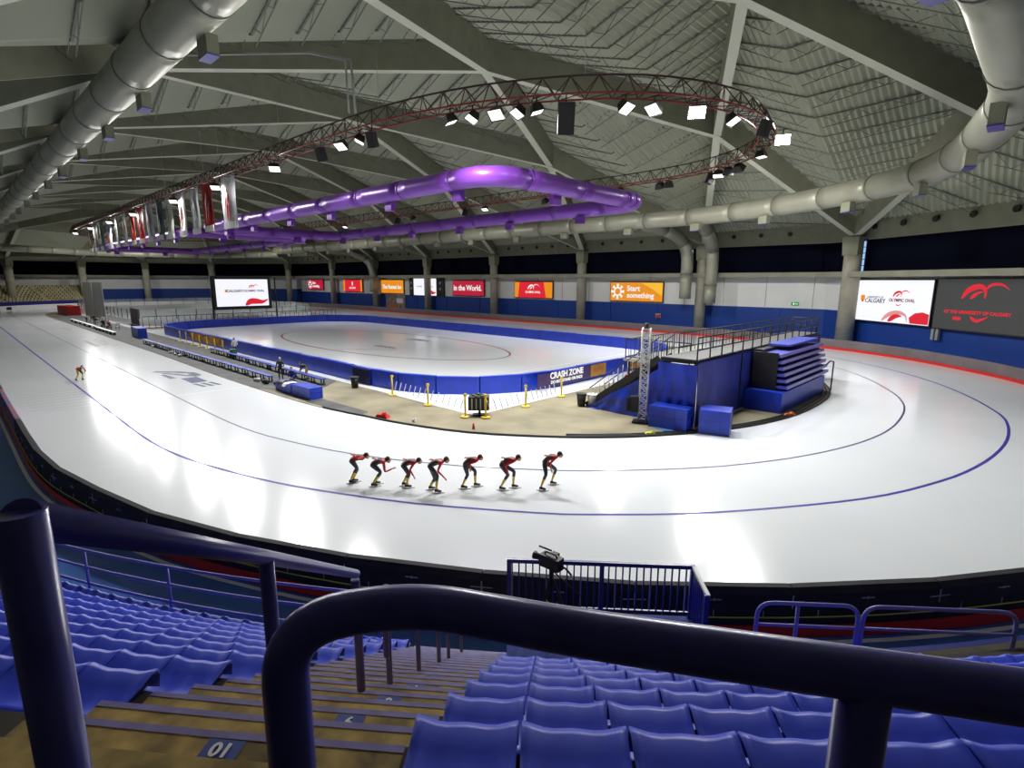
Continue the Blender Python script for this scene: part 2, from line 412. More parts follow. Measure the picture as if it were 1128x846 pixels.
# outer concourse floor (painted blue) and ground under the stands
outer = [(14,-16),(22,10),(22,50),(8,66),(-14,82),(-168,82),(-200,60),(-202,-16)]
gr = MB().poly([(x, y, -0.03) for x, y in [(-204,-18),(24,-18),(24,84),(-204,84)]])
struct('floor_concourse', gr, M_BFLOOR, label='blue painted concourse floor behind the padding')
wl = MB()
FR = [p for p in FINE[:len(FINE)//3] if p[1] < 34]
oo = offset(FR, -0.45); o2 = offset(FR, -0.57)
wl.ribbon(oo, o2, -0.015)
obj('floor_stripe', wl, M_WHITE, bpy.data.objects['floor_concourse'])

# ================================================================== crash padding round the track
BAR = thing('crash_barrier', 'run of padded crash barrier round the whole outer edge of the ice', 'barrier', (0,0,0))
def norm2(a, b):
    tx, ty = b[0]-a[0], b[1]-a[1]; l = hypot(tx, ty); return (ty/l, -tx/l)
NP = len(PAD)-1
for i in range(NP):
    a, b = PAD[i], PAD[i+1]
    mx, my = (a[0]+b[0])/2, (a[1]+b[1])/2
    p0 = PAD[i-1] if i else PAD[NP-1]; p3 = PAD[i+2] if i+2 <= NP else PAD[1]
    na = norm2(p0, b); nb = norm2(a, p3)
    near = my < 36 and mx > XM
    H_ = 1.1
    farleft = mx < -155
    if farleft: mm = M_PADW if my > 9 else M_BLUED
    elif my < 16 and mx > -75: mm = M_PADK
    elif near: mm = M_PADK
    else: mm = M_PADG
    if my < 36 and -34 > mx > -45: mm = mat('pad_print', (.30,.07,.08), .6, nscale=.5, c2=(.07,.09,.26))
    T = 0.30; e = 0.003
    ax, ay = a[0]+(b[0]-a[0])*e, a[1]+(b[1]-a[1])*e; bx, by = b[0]-(b[0]-a[0])*e, b[1]-(b[1]-a[1])*e
    P = []
    prof = [(0, 0), (0.0, H_-0.12), (0.07, H_), (T-0.07, H_), (T, H_-0.14), (T, 0)]
    for (qx, qy, n_) in ((ax, ay, na), (bx, by, nb)):
        for d, z in prof: P.append((qx+n_[0]*d, qy+n_[1]*d, z))
    k = len(prof)
    F = [(j, (j+1) % k, k+(j+1) % k, k+j) for j in range(k)]+[tuple(reversed(range(k))), tuple(range(k, 2*k))]
    pad = obj('crash_pad', MB().add(P, F), mm, BAR)
    if near and mx > -50:     # straps and stitched tabs on the backs of the pads that face the stand
        sm_ = MB()
        dx, dy = (b[0]-a[0]), (b[1]-a[1]); L = hypot(dx, dy); dx /= L; dy /= L
        def tick(t, z, wl_, wz):
            n_ = na if t < .5 else nb
            cx_, cy_ = a[0]+dx*L*t+n_[0]*(T+.006), a[1]+dy*L*t+n_[1]*(T+.006)
            sm_.bar((cx_-dx*wl_/2, cy_-dy*wl_/2, z), (cx_+dx*wl_/2, cy_+dy*wl_/2, z), 0.012, wz)
        tick(0.0, .80, .5, .02); tick(0.0, .80, .03, .3); tick(.5, .83, .3, .025); tick(.5, .83, .02, .07)
        for t in (.18, .5, .82): tick(t, .52, .02, .13)
        if i % 2: tick(.5, .13, .3, .03)
        tag(obj('strap', sm_, M_GREYM, pad), kind='stuff')
_k = next(i for i, p in enumerate(FINE) if i > len(FINE)/2 and p[1] < 30 and p[0] > -82)
ROT = FINE[_k:-1]+FINE[:_k]
NEARP = []
for p in ROT:
    if p[1] > 45: break
    NEARP.append(p)
kb = MB(); A1 = offset(NEARP, -0.31); A2 = offset(NEARP, -0.35)
for i in range(len(A1)-1):
    kb.hexa([(*A2[i], 0), (*A2[i+1], 0), (*A1[i+1], 0), (*A1[i], 0), (*A2[i], .26), (*A2[i+1], .26), (*A1[i+1], .26), (*A1[i], .26)])
obj('kickboard', kb, M_RED, BAR)
obj('rope', MB().tube([(x, y, .46) for x, y in offset(NEARP, -0.335)], 0.016, 5), M_YELL, BAR)
FARP = [p for p in FINE[:len(FINE)//2+20] if p[1] > 30 and p[0] > -125]
kb = MB(); A1 = offset(FARP, 0.03); A2 = offset(FARP, 0.13)
for i in range(len(A1)-1):
    kb.hexa([(*A1[i], 0), (*A1[i+1], 0), (*A2[i+1], 0), (*A2[i], 0), (*A1[i], .24), (*A1[i+1], .24), (*A2[i+1], .24), (*A2[i], .24)])
obj('kickboard', kb, M_RED, BAR)
# red and dark markings on the white pads at the far end
mk = MB()
for y0, wd in ((15, 3.0), (17.2, .8), (18.8, .8), (20.4, .8)):
    pass
LEFTP = [p for p in FINE if p[0] < -160 and 4 < p[1] < 45]
def pad_mark(t0, t1, z0, z1, m_):
    n = len(LEFTP); i0, i1 = int(t0*n), max(int(t0*n)+1, int(t1*n)); Q = offset(LEFTP, 0.03)[i0:i1+1]
    q = MB()
    for a, b in zip(Q, Q[1:]): q.add([(*a, z0), (*b, z0), (*b, z1), (*a, z1)], [(0,1,2,3)])
    obj('pad_marking', q, m_, BAR)
pad_mark(.86, .93, .0, 1.0, M_RED); pad_mark(.80, .82, .15, .85, M_BLACK); pad_mark(.76, .78, .15, .85, M_BLACK); pad_mark(.72, .74, .15, .85, M_BLACK)
pad_mark(.45, .52, .3, .7, M_BLUED)

# ================================================================== building shell
WFAR = [(-168,79.4),(-19.5,79.4),(0.5,63.0),(9.5,50),(12.5,36),(14,10),(13,-15)]
WALL_ALL = [(-168,79.4),(-19.5,79.4),(0.5,63.0),(9.5,50),(13,36),(14,10),(13,-15),(-200,-15),(-200,45),(-190,65)]
def wall_run(P, z0, z1, m_, name, t=0.3, parent=None, inset=0.0, label=None):
    q = MB()
    for a, b in zip(P, P[1:]):
        dx, dy = b[0]-a[0], b[1]-a[1]; l = hypot(dx, dy); nx, ny = dy/l, -dx/l   # right-hand side normal
        a1 = (a[0]+nx*inset, a[1]+ny*inset); b1 = (b[0]+nx*inset, b[1]+ny*inset)
        a2 = (a1[0]-nx*t, a1[1]-ny*t); b2 = (b1[0]-nx*t, b1[1]-ny*t)
        q.hexa([(*a1, z0), (*b1, z0), (*b2, z0), (*a2, z0), (*a1, z1), (*b1, z1), (*b2, z1), (*a2, z1)])
    return struct(name, q, m_, parent, label)
wb = wall_run(WALL_ALL[:6], -.02, 3.9, M_WALLB, 'wall_far', label='blue lower wall beyond the far straight')
ww = wall_run(WALL_ALL[:6], 3.9, 8.6, M_WALLW, 'wall_upper', parent=None, label='white wall panels above the blue wall')
wall_run([(13.5,30),(14,10),(13,-15),(-200,-15),(-200,-2)], -.02, 18, M_WALLD, 'wall_near', label='dark wall behind the near stand')
wall_run([(-200,-2),(-200,45),(-190,65),(-168,79.4)], -.02, 4.6, M_WALLB, 'wall_end', label='blue wall at the far end of the hall')
wall_run([(-200,-2),(-200,45),(-190,65),(-168,79.4)], 4.6, 8.6, M_WALLW, 'wall_end_upper', label='white upper wall at the far end of the hall')
for x in (-160,-150,-140,-130,-120,-110,-99,-88,-77,-66.6,-55,-46,-37,-27.5):      # slightly proud wall panels and joints
    obj('wall_panel', MB().box((x, 79.36, 1.95), (5.2, 0.12, 3.86)), M_WALLB, wb)
for x in range(-165, -20, 6):
    obj('panel_joint', MB().box((x, 79.38, 6.2), (0.05, 0.06, 4.4)), M_LEDGE, ww)
# ledge (walkway edge) along the wall and the window band above
WL = WALL_ALL[:6]
wall_run(WL, 8.0, 8.62, M_LEDGE, 'trim_1', t=2.4, inset=2.4, label='concrete ledge running along the top of the white wall')
END = [(-200,-15),(-200,45),(-190,65),(-168,79.4)]
wall_run(END, 8.0, 8.62, M_LEDGE, 'trim_2', t=2.4, inset=2.4, label='concrete ledge at the far end of the hall')
wall_run(WL, 12.35, 15.2, M_CONCR, 'trim_3', t=0.8, inset=0.6, label='grey concrete edge beam above the black windows')
wall_run(END, 12.35, 15.2, M_CONCR, 'trim_4', t=0.8, inset=0.6, label='grey edge beam over the end windows')
t3 = bpy.data.objects['trim_3']
for i in range(40):
    x = -165+i*3.7
    if x < -21: obj('round_vent', MB().tube([(x, 78.82, 13.6), (x, 78.6, 13.6)], 0.28, 8), M_BLACK, t3)
for t in (.15,.3,.45,.6,.75,.9):
    x, y = -19.5+20*t-.45, 79.4-16.4*t-.6; obj('round_vent', MB().tube([(x, y, 13.6), (x-.13, y-.16, 13.6)], 0.32, 8), M_BLACK, t3)

# ---- columns
CX = [-35.8-21.9*k for k in range(6)]
col_specs = [(x, 78.0, 0.8) for x in CX]+[(-15.9, 74.4, 0.95), (7.5, 57.5, 0.9), (-165.3,74.2,.8),(-185,59,.9),(-191.5,43,.9),(-192,28,.9),(-186,12.5,.9)]
names_far = ['at the right of the amber screen, beside the hanging ducts', 'between the red logo screen and the amber screen', 'between the crimson screen and the red logo screen',
  'between the white screen and the crimson screen','between the orange and the white wall screens','between the two small red wall screens']
for i, (x, y, r) in enumerate(col_specs):
    q = MB(); q.tube([(x, y, 0), (x, y, 8.2), (x, y, 10.5)], r, 14)
    c = struct('wall_column', q, M_CONCC)
    c['label'] = 'round concrete wall column '+(names_far[i] if i < 6 else ['beside the big white wall screen','past the charcoal screen','at the far bend, first','at the far bend, second','at the far bend, third','at the far bend, fourth','at the far end stand'][i-6])
    # flared capital that carries the pair of roof beams
    ang = 0 if i < 6 else math.atan2(y-35.4, x-(-29.6 if x > -60 else -151.4))+PI/2
    cp = MB(); cp.box((x, y, 11.5), (r*1.8, r*1.6, 2.1), ang, taper=1.15)
    obj('capital', cp, M_CONCR, c)
# ---- windows: black blinds between the columns, narrow daylight panes beside two columns
stops = [(-168,78.9)]+[(x, 78.9) for x in reversed(CX)]+[(-19.3, 78.9), (0.2, 62.6), (9.2,49.8), (12.6,36)]
for i, (a, b) in enumerate(zip(stops, stops[1:])):
    dx, dy = b[0]-a[0], b[1]-a[1]; l = hypot(dx, dy); dx /= l; dy /= l
    g0 = .9
    a1 = (a[0]+dx*g0, a[1]+dy*g0); b1 = (b[0]-dx*g0, b[1]-dy*g0)
    wn = thing('window_%d' % (i+1), 'high window bay covered by a black blind', None, ((a[0]+b[0])/2, (a[1]+b[1])/2, 8.6), kind='structure')
    q = MB(); n = 40
    for j in range(n):     # blind with a scalloped top hem
        t0, t1 = j/n, (j+1)/n; ll = l-2*g0
        zt0 = 12.25-.12*abs(sin(PI*t0*ll/1.1)); zt1 = 12.25-.12*abs(sin(PI*t1*ll/1.1))
        q.add([(a1[0]+dx*ll*t0, a1[1]+dy*ll*t0, 8.6), (a1[0]+dx*ll*t1, a1[1]+dy*ll*t1, 8.6), (a1[0]+dx*ll*t1, a1[1]+dy*ll*t1, zt1), (a1[0]+dx*ll*t0, a1[1]+dy*ll*t0, zt0)], [(0,1,2,3)])
    obj('blind', q, M_BLIND, wn)
    obj('window_frame', MB().bar((a[0], a[1], 12.32), (b[0], b[1], 12.32), .12, .16), M_LEDGE, wn)
    obj('window_pane', MB().hexa([(a[0]-dy*.2*-1, a[1]+.3, 8.5), (b[0]+.2, b[1]+.3, 8.5), (b[0]+.3, b[1]+.5, 8.5), (a[0]+.3, a[1]+.5, 8.5)]+[(a[0]-dy*.2*-1, a[1]+.3, 12.5), (b[0]+.2, b[1]+.3, 12.5), (b[0]+.3, b[1]+.5, 12.5), (a[0]+.3, a[1]+.5, 12.5)]), M_BLIND, wn)
wall_run([(-200,-15),(-200,45),(-190,65),(-168,79.4)], 8.6, 12.4, M_BLIND, 'window_20', t=.2, label='black blinds along the far end windows')
def day_pane(x, y, ang, n=1):
    wn = thing('window_%d' % (30+n), 'narrow strip of daylight window beside a column', None, (x, y, 8.7), kind='structure')
    for k in range(5):
        q = MB().box((x, y, 8.95+k*.68), (.34, .05, .6), ang); obj('pane', q, M_DAY, wn)
    for s_ in (-1, 1): obj('window_bar', MB().box((x+cos(ang)*.2*s_, y+sin(ang)*.2*s_, 10.4), (.04, .08, 3.7), ang), M_BLUED, wn)
day_pane(-37.2, 77.2, 0.0, 1); day_pane(-16.9, 75.6, -.3, 2); day_pane(-14.6, 73.3, -.7, 3)
day_pane(-187.2, 12.6, 1.3, 4); day_pane(-124.4, 77.2, 0, 5)

# ================================================================== roof
CEIL = thing('ceiling', 'grey steel deck roof carried by crossing concrete beams', None, (0,0,0), kind='structure')
ZT, Z1, Z2 = 12.5, 21.8, 25.3
YN = [78.0, 56.6, 35.4, 12.6, -8.5]
YN[3] = 11.5
nodes = {}
colx = [-35.8-21.9*k for k in range(6)]
def N(t, k):   # t: row; k index; odd rows sit half a bay to the right
    if t in (0, 2, 4):
        x = (-35.8 if t != 2 else -37.2)-21.9*k
        return (x, YN[t], {0: ZT, 2: Z2, 4: ZT}[t])
    return (-25.4-21.9*k, YN[t], Z1)
EC = (-15.8, 37.6, 24.9); C9 = (-15.9, 74.4, 12.5); N4 = (-4.2, 55.0, 19.2); N5 = (7, 33, 22.6); C10 = (7.5, 57.5, 12.5)
C9m = (-14, -3.5, 12.5); N4m = (-3.5, 15, 19.2); C10m = (9, 8, 12.5)
beams = []; patches = []
for k in range(6):
    # column k to odd nodes k (right) and k+1 (left)
    for t0, t1 in ((0, 1), (4, 3)):
        beams.append((N(t0, k), N(t1, k))); beams.append((N(t0, k), N(t1, k+1)))
    for t1 in (1, 3):
        beams.append((N(t1, k), N(2, k)))
        beams.append((N(t1, k+1), N(2, k)))
beams += [(N(1, 0), EC), (N(3, 0), EC), (N(1, 0), C9), (N(3, 0), C9m), (EC, N4), (EC, N4m), (C9, N4), (C9m, N4m), (N4, C10), (N4, N5), (N4m, N5), (N4m, C10m)]
LE = (2*XM+15.8, 37.6, 24.9)
def mx(p): return (2*XM-p[0], p[1], p[2])
beams += [(N(1, 6), LE), (N(3, 6), LE), (N(1, 6), mx(C9)), (N(3, 6), mx(C9m)), (LE, mx(N4)), (LE, mx(N4m)), (mx(C9), mx(N4)), (mx(C9m), mx(N4m)), (mx(N4), (-185,59,12.5)), (mx(N4m), (-186,12.5,12.5)), (mx(N4), (-188,33,19)), (mx(N4m), (-188,33,19)), (LE, (-188,33,19)), ((-188,33,19), (-192,28,12.5)), ((-188,33,19), (-191.5,43,12.5))]
BD, BW = 3.3, 0.95
for a, b in beams:
    q = MB(); a = Vector(a); b = Vector(b)
    dx, dy = b.x-a.x, b.y-a.y; l = hypot(dx, dy); sx, sy = -dy/l*BW/2, dx/l*BW/2
    da = 2.2 if a.z < 13 else BD; db = 2.2 if b.z < 13 else BD
    P = [(a.x+sx*.8, a.y+sy*.8, a.z), (b.x+sx*.8, b.y+sy*.8, b.z), (b.x-sx*.8, b.y-sy*.8, b.z), (a.x-sx*.8, a.y-sy*.8, a.z),
         (a.x+sx, a.y+sy, a.z+da), (b.x+sx, b.y+sy, b.z+db), (b.x-sx, b.y-sy, b.z+db), (a.x-sx, a.y-sy, a.z+da)]
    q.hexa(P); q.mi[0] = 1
    obj('roof_beam', q, [M_CONCR, M_SOFF_LIT], CEIL)
def up(p): return (p[0], p[1], p[2]+(2.9 if p[2] > 13 else 1.9))
def ruled(P, x):
    for a, b in zip(P, P[1:]):
        if a[0]-1e-6 <= x <= b[0]+1e-6:
            t = (x-a[0])/max(1e-9, b[0]-a[0]); return tuple(a[i]+(b[i]-a[i])*t for i in range(3))
    return P[-1]
def patch(lower, upper, dense=True):
    """corrugated steel deck between two chains of beam tops, with open-web joists beneath"""
    lower = [up(p) for p in lower]; upper = [up(p) for p in upper]
    x0, x1 = lower[0][0], lower[-1][0]; q = MB()
    wv = 0.5 if dense else 1.6
    n = max(4, int((x1-x0)/wv)); VV = []; FF = []
    for i in range(n+1):
        for e, dz in ((0, 0.0), (1, 0.0)) if i < n else ((0, 0),):
            x = x0+(x1-x0)*(i+0.5*e)/n
            a = ruled(lower, x); b = ruled(upper, x); h = (0.0 if e else -0.2)
            VV += [(a[0], a[1], a[2]+h), (b[0], b[1], b[2]+h)]
    m_ = len(VV)//2
    FF = [(2*i, 2*i+2, 2*i+3, 2*i+1) for i in range(m_-1)]
    q.add(VV, FF)
    pan = obj('deck_panel', q, M_DECK, CEIL)
    if not dense: return
    ys = [p[1] for p in lower+upper]; ya, yb = min(ys), max(ys)
    nj = max(1, int((yb-ya)/2.75))
    for j in range(1, nj):
        y = ya+(yb-ya)*j/nj
        # where does this y cross the outline?
        xs = []
        ring = lower+list(reversed(upper))
        for a, b in zip(ring, ring[1:]+ring[:1]):
            if (a[1]-y)*(b[1]-y) < 0:
                t = (y-a[1])/(b[1]-a[1]); xs.append(a[0]+(b[0]-a[0])*t)
        if len(xs) < 2: continue
        xs.sort(); xa, xb = xs[0]+.4, xs[-1]-.4
        if xb-xa < 2: continue
        def zz(x):
            a = ruled(lower, x); b = ruled(upper, x); d = b[1]-a[1]
            t = .5 if abs(d) < .1 else min(1, max(0, (y-a[1])/d)); return a[2]+(b[2]-a[2])*t
        kn = [xa]+[p[0] for p in lower[1:-1] if xa < p[0] < xb]+[xb]
        kn = sorted(set(kn)); jm = MB(); depth = .95
        for u0, u1 in zip(kn, kn[1:]):
            A = Vector((u0, y, zz(u0)-.2)); B = Vector((u1, y, zz(u1)-.2))
            jm.bar(A, B, .13, .11)
            L = (B-A).length; nn = max(2, int(L/2.2)); dn = Vector((0, 0, -depth))
            s0, s1 = .06, .94
            jm.bar(A.lerp(B, s0)+dn*.4, A.lerp(B, s1)+dn, .055, .055) if u0 == xa else jm.bar(A.lerp(B, s0)+dn, A.lerp(B, s1)+dn*.4, .055, .055)
            for k in range(nn):
                t0 = s0+(s1-s0)*k/nn; t1 = s0+(s1-s0)*(k+1)/nn; tm = (t0+t1)/2
                f = (lambda t: .4+.6*(t-s0)/(s1-s0)) if u0 == xa else (lambda t: 1-.6*(t-s0)/(s1-s0))
                jm.bar(A.lerp(B, t0), A.lerp(B, tm)+dn*f(tm), .035, .035); jm.bar(A.lerp(B, tm)+dn*f(tm), A.lerp(B, t1), .035, .035)
        obj('joist', jm, M_JOIST, pan)
for k in range(-1, 6):
    dn = k <= 3
    if k >= 0:
        # centre-row diamonds between centre nodes k and k+1 -> around odd column k+1
        if k < 5:
            patch([N(2, k+1), N(3, k+1), N(2, k)], [N(2, k+1), N(1, k+1), N(2, k)], dn)
        # far diamonds: odd nodes k+1,k with column k and centre k
        patch([N(1, k+1), N(2, k), N(1, k)], [N(1, k+1), N(0, k), N(1, k)], dn)
        patch([N(3, k+1), N(4, k), N(3, k)], [N(3, k+1), N(2, k), N(3, k)], dn)
    if 0 <= k < 5:
        patch([N(0, k+1), N(1, k+1), N(0, k)], [N(0, k+1), N(0, k)], dn)
        patch([N(4, k+1), N(4, k)], [N(4, k+1), N(3, k+1), N(4, k)], dn)
patch([N(2, 0), N(3, 0), EC], [N(2, 0), N(1, 0), EC])
patch([N(1, 0), EC, N4], [N(1, 0), C9, N4])
patch([N(3, 0), C9m, N4m], [N(3, 0), EC, N4m])
patch([N(0, 0), N(1, 0), C9], [N(0, 0), C9])
patch([N(4, 0), C9m], [N(4, 0), N(3, 0), C9m])
patch([C9, N4, C10], [C9, C10])
patch([EC, N4m, N5], [EC, N4, N5])
patch([C9m, C10m], [C9m, N4m, C10m], False)
patch([N4, N5, (12, 45, 15)], [N4, C10, (12, 45, 15)]); patch([N4m, C10m, (12, 20, 15)], [N4m, N5, (12, 20, 15)], False)
patch([mx(EC), N(3, 6), N(2, 5)], [mx(EC), N(1, 6), N(2, 5)], False)
patch([mx(N4), mx(EC), N(1, 6)], [mx(N4), mx(C9), N(1, 6)], False)
patch([mx(N4m), mx(C9m), N(3, 6)], [mx(N4m), mx(EC), N(3, 6)], False)
patch([mx(C9), N(1, 6), N(0, 5)], [mx(C9), N(0, 5)], False)
patch([mx(C9m), N(4, 5)], [mx(C9m), N(3, 6), N(4, 5)], False)
patch([(-188,33,19), mx(N4m), mx(EC)], [(-188,33,19), mx(N4), mx(EC)], False)
# flat outer strips of roof between the lattice and the walls
def flat(P): obj('deck_panel', MB().poly(P), M_DECK, CEIL)
flat([(-168,79.6,14.8),(-168,78,14.3),(-35.8,78,14.3),(-19.5,79.6,14.8)])
flat([(-19.5,79.6,14.8),(-35.8,78,14.3),C9[:2]+(14.3,),C10[:2]+(14.3,),(0.5,63.3,15)])
flat([(0.5,63.3,15),C10[:2]+(14.3,),(12,45,17.2),(14,36,17)]); flat([(12,45,17.2),N5[:2]+(24.8,),(12,20,17.2),(14.5,30,17)])
flat([(14.5,36,17),(12,20,17.2),C10m[:2]+(14.3,),(14,-16,15)]); flat([(14,-16,15),C10m[:2]+(14.3,),C9m[:2]+(14.3,),(-35.8,-8.5,14.3),(-35.8,-16,15)])
flat([(-35.8,-16,15),(-35.8,-8.5,14.3),(-201,-8.5,14.3),(-201,-16,15)])
flat([(-167,-3.5,14.3),(-186,12.5,14.3),(-201,12,14.8),(-201,-9,14.8),(-145,-8.5,14.3)]); flat([(-186,12.5,14.3),(-192,28,14.3),(-201,28,15),(-201,12,14.8)])
flat([(-192,28,14.3),(-191.5,43,14.3),(-201,46,15),(-201,28,15)]); flat([(-191.5,43,14.3),(-185,59,14.3),(-191,66,15),(-201,46,15)])
flat([(-185,59,14.3),(-165,74.4,14.3),(-168,80,15),(-191,66,15)])
flat([mx(N4m)[:2]+(21.4,),(-188,33,21.2),(-192,28,14.3),(-186,12.5,14.3)]); flat([mx(N4)[:2]+(21.4,),(-185,59,14.3),(-191.5,43,14.3),(-188,33,21.2)])
flat([(-188,33,21.2),(-191.5,43,14.3),(-192,28,14.3)]); flat([mx(N4m)[:2]+(21.4,),(-186,12.5,14.3),mx(C9m)[:2]+(14.3,)]); flat([mx(N4)[:2]+(21.4,),mx(C9)[:2]+(14.3,),(-185,59,14.3)])

# ================================================================== ducts
def duct(name, label, P, r, m_, secs=6.0, outlets=(), group=None, n=16, omat=None, osize=(.9, .8, .8)):
    t = thing(name, label, 'duct', tuple(P[0]), group)
    Q = resample(P, 1.2); per = max(2, int(secs/1.2))
    for i in range(0, len(Q)-1, per):
        sg = Q[i:i+per+1]
        if len(sg) < 2: continue
        q = MB().tube(sg, r, n); s_ = obj('duct_section', q, m_, t)
        # raised ring at the joint, square to the run
        a, b = Vector(sg[0]), Vector(sg[1]); d = (b-a).normalized()*.09
        obj('duct_ring', MB().tube([a-d, a+d], r*1.035, n), M_RING if m_ is M_DUCT else m_, s_)
    L = len(Q)-1
    for f, up_ in outlets:
        i = min(L-1, int(L*f)); p = Vector(Q[i]); d = (Vector(Q[i+1])-p).normalized(); a = math.atan2(d.y, d.x)
        side = Vector((-d.y, d.x, 0))*(r*.55)*up_
        q = MB().box((p.x+side.x, p.y+side.y, p.z-r-.28), (osize[0], osize[1], osize[2]), a)
        ot = obj('air_outlet', q, omat or m_, t)
        obj('outlet_lip', MB().box((p.x+side.x, p.y+side.y, p.z-r-.28-osize[2]/2-.04), (osize[0]*1.05, osize[1]*1.05, .05), a), M_RAIL if m_ is M_DUCT else m_, ot)
    return t
GZ = 15.24
gpath = catmull([(-152,65.3,GZ),(-120,65.3,GZ),(-80,65.3,GZ),(-50,65.3,GZ),(-36,65.3,GZ),(-27.6,64.6,GZ),(-19.5,61.3,GZ),(-12.4,56.6,GZ),(-7.4,51.2,GZ),(-4.3,44.5,GZ),(-2.4,36.8,GZ),(-1.5,31.6,GZ),(-1.5,25.5,GZ+.1),(-2.2,20.5,GZ+1.2),(-4.4,15,GZ+2.6),(-9,10.8,GZ+3.4),(-16,9.1,18.8),(-26,9.0,18.8),(-60,9.0,18.8),(-100,9,18.6),(-150,9,18.3)], 1.0)
duct('ceiling_duct', 'large pale grey round air duct looping round the hall under the roof', gpath, 1.03, M_DUCT, 6.0,
     [(i/33, -1) for i in range(1, 33)], n=20, omat=M_CONCR, osize=(1.15, .5, .8))
duct('ceiling_duct', 'grey round duct crossing the far end of the hall under the roof', [(-150,65.3,GZ-1),(-176,55,GZ-1),(-180,30,GZ-1),(-165,10,GZ-1),(-150,5.5,GZ)], .8, M_DUCT, 6.0, n=12)
def rloop(x0, x1, y0, y1, z, r=2.6):
    return [(x, y, z) for x, y in rrect(x0, y0, x1, y1, r, 6)]
lp1 = rloop(-82, -26.2, 25.7, 44.6, 14.3); lp1.append(lp1[0])
duct('purple_duct', 'glossy purple round duct loop hanging over the hockey rink, closer one', lp1, .68, M_PURP, 6.0, [(i/16, 1) for i in range(1, 16)], 'purple duct loops', 18, M_PURP, (.9,.45,.6))
lp2 = rloop(-152, -91, 25.7, 44.6, 14.3); lp2.append(lp2[0])
duct('purple_duct', 'glossy purple round duct loop beyond the closer one, over the second rink', lp2, .68, M_PURP, 6.0, [(i/16, 1) for i in range(1, 16)], 'purple duct loops', 14, M_PURP, (.9,.45,.6))
# vertical ducts dropping beside the column
duct('wall_duct', 'grey duct drooping down the far wall on the near side of the column', catmull([(-39.5,66.2,15),(-38.5,70,14.6),(-37.6,74.5,13.2),(-37.2,75.8,11),(-37.2,75.8,7.6),(-37.2,75.8,4.9)], 1), .85, M_DUCT, 5, group='wall ducts', n=14)
duct('wall_duct', 'grey duct dropping straight beside the column, right of its twin', catmull([(-31.5,66.2,15),(-32.4,71,14),(-33.2,75,12),(-33.4,75.8,9),(-33.5,75.8,4.4)], 1), .85, M_DUCT, 5, group='wall ducts', n=14)
duct('wall_duct', 'grey duct curving down the far wall behind the big hanging screen', catmull([(-124.5,66,15),(-124,71,14.3),(-122.5,75,12.5),(-121.4,76,9.5),(-121.4,76,4.5)], 1), .8, M_DUCT, 5, n=12)

# hanging pipe frame
t = thing('hanging_conduit', 'thin pale conduit pipe dropping from the roof beams to the red truss', 'pipe', (-34, 21, 18))
obj('pipe', MB().tube([(-44, 13.6, 22.5), (-37.5, 19.6, 22.6), (-35.0, 21.0, 21.9), (-34.9, 21.1, 18.6)], .09, 8), M_GREYM, t)
obj('pipe', MB().tube([(-44, 13.3, 22.4), (-37.5, 19.3, 22.5), (-35.2, 20.7, 21.8), (-35.2, 20.8, 18.6)], .07, 8), M_GREYM, t)

# ================================================================== red lighting truss
TZ = 17.35
tr_r = [(-60,20.75),(-48,20.75),(-38,20.85),(-31.5,21.2),(-26,22.3),(-21.5,24.2),(-17.5,27.0),(-15.0,30.6),(-13.9,34.6),(-14.2,39.0),(-16.0,43.6),(-19.3,47.6),(-24,50.2),(-30,51.2),(-40,51.3),(-60,51.3)]
TR = catmull(tr_r, 1.0); TR = resample(TR+mirror_x(TR)+[TR[0]], 1.55)
truss = thing('lighting_truss', 'long oval red lattice truss of lights hanging under the roof', 'truss', (TR[0][0], TR[0][1], TZ))
Tin, Tout = offset(TR, .55), offset(TR, -.55)
ch = lambda P, z: [(x, y, z) for x, y in P]
obj('chord', MB().tube(ch(Tin, TZ), .055, 5), M_TRR, truss); obj('chord', MB().tube(ch(Tout, TZ), .055, 5), M_TRR, truss)
obj('chord', MB().tube(ch(TR, TZ+1.05), .06, 5), M_TRD, truss)
q = MB()
for i in range(len(TR)-1):
    for P in (Tin, Tout):
        mxp = ((TR[i][0]+TR[i+1][0])/2, (TR[i][1]+TR[i+1][1])/2, TZ+1.05)
        q.bar((*P[i], TZ), mxp, .05, .05); q.bar(mxp, (*P[i+1], TZ), .05, .05)
    q.bar((*Tin[i], TZ), (*Tout[i+1], TZ), .04, .04); q.bar((*Tin[i], TZ), (*Tout[i], TZ), .05, .05)
tag(obj('bracing', q, M_TRD, truss), kind='stuff')
hg = MB()
for i in range(0, len(TR)-1, 9): hg.tube([(*TR[i], TZ+1.0), (*TR[i], TZ+5.2)], .02, 4)
obj('hanger_cable', hg, M_GREYM, truss)
for x, y in ((-21.6, 24.1), (-60.5, 20.8), (-15.5, 42.5)):
    pass
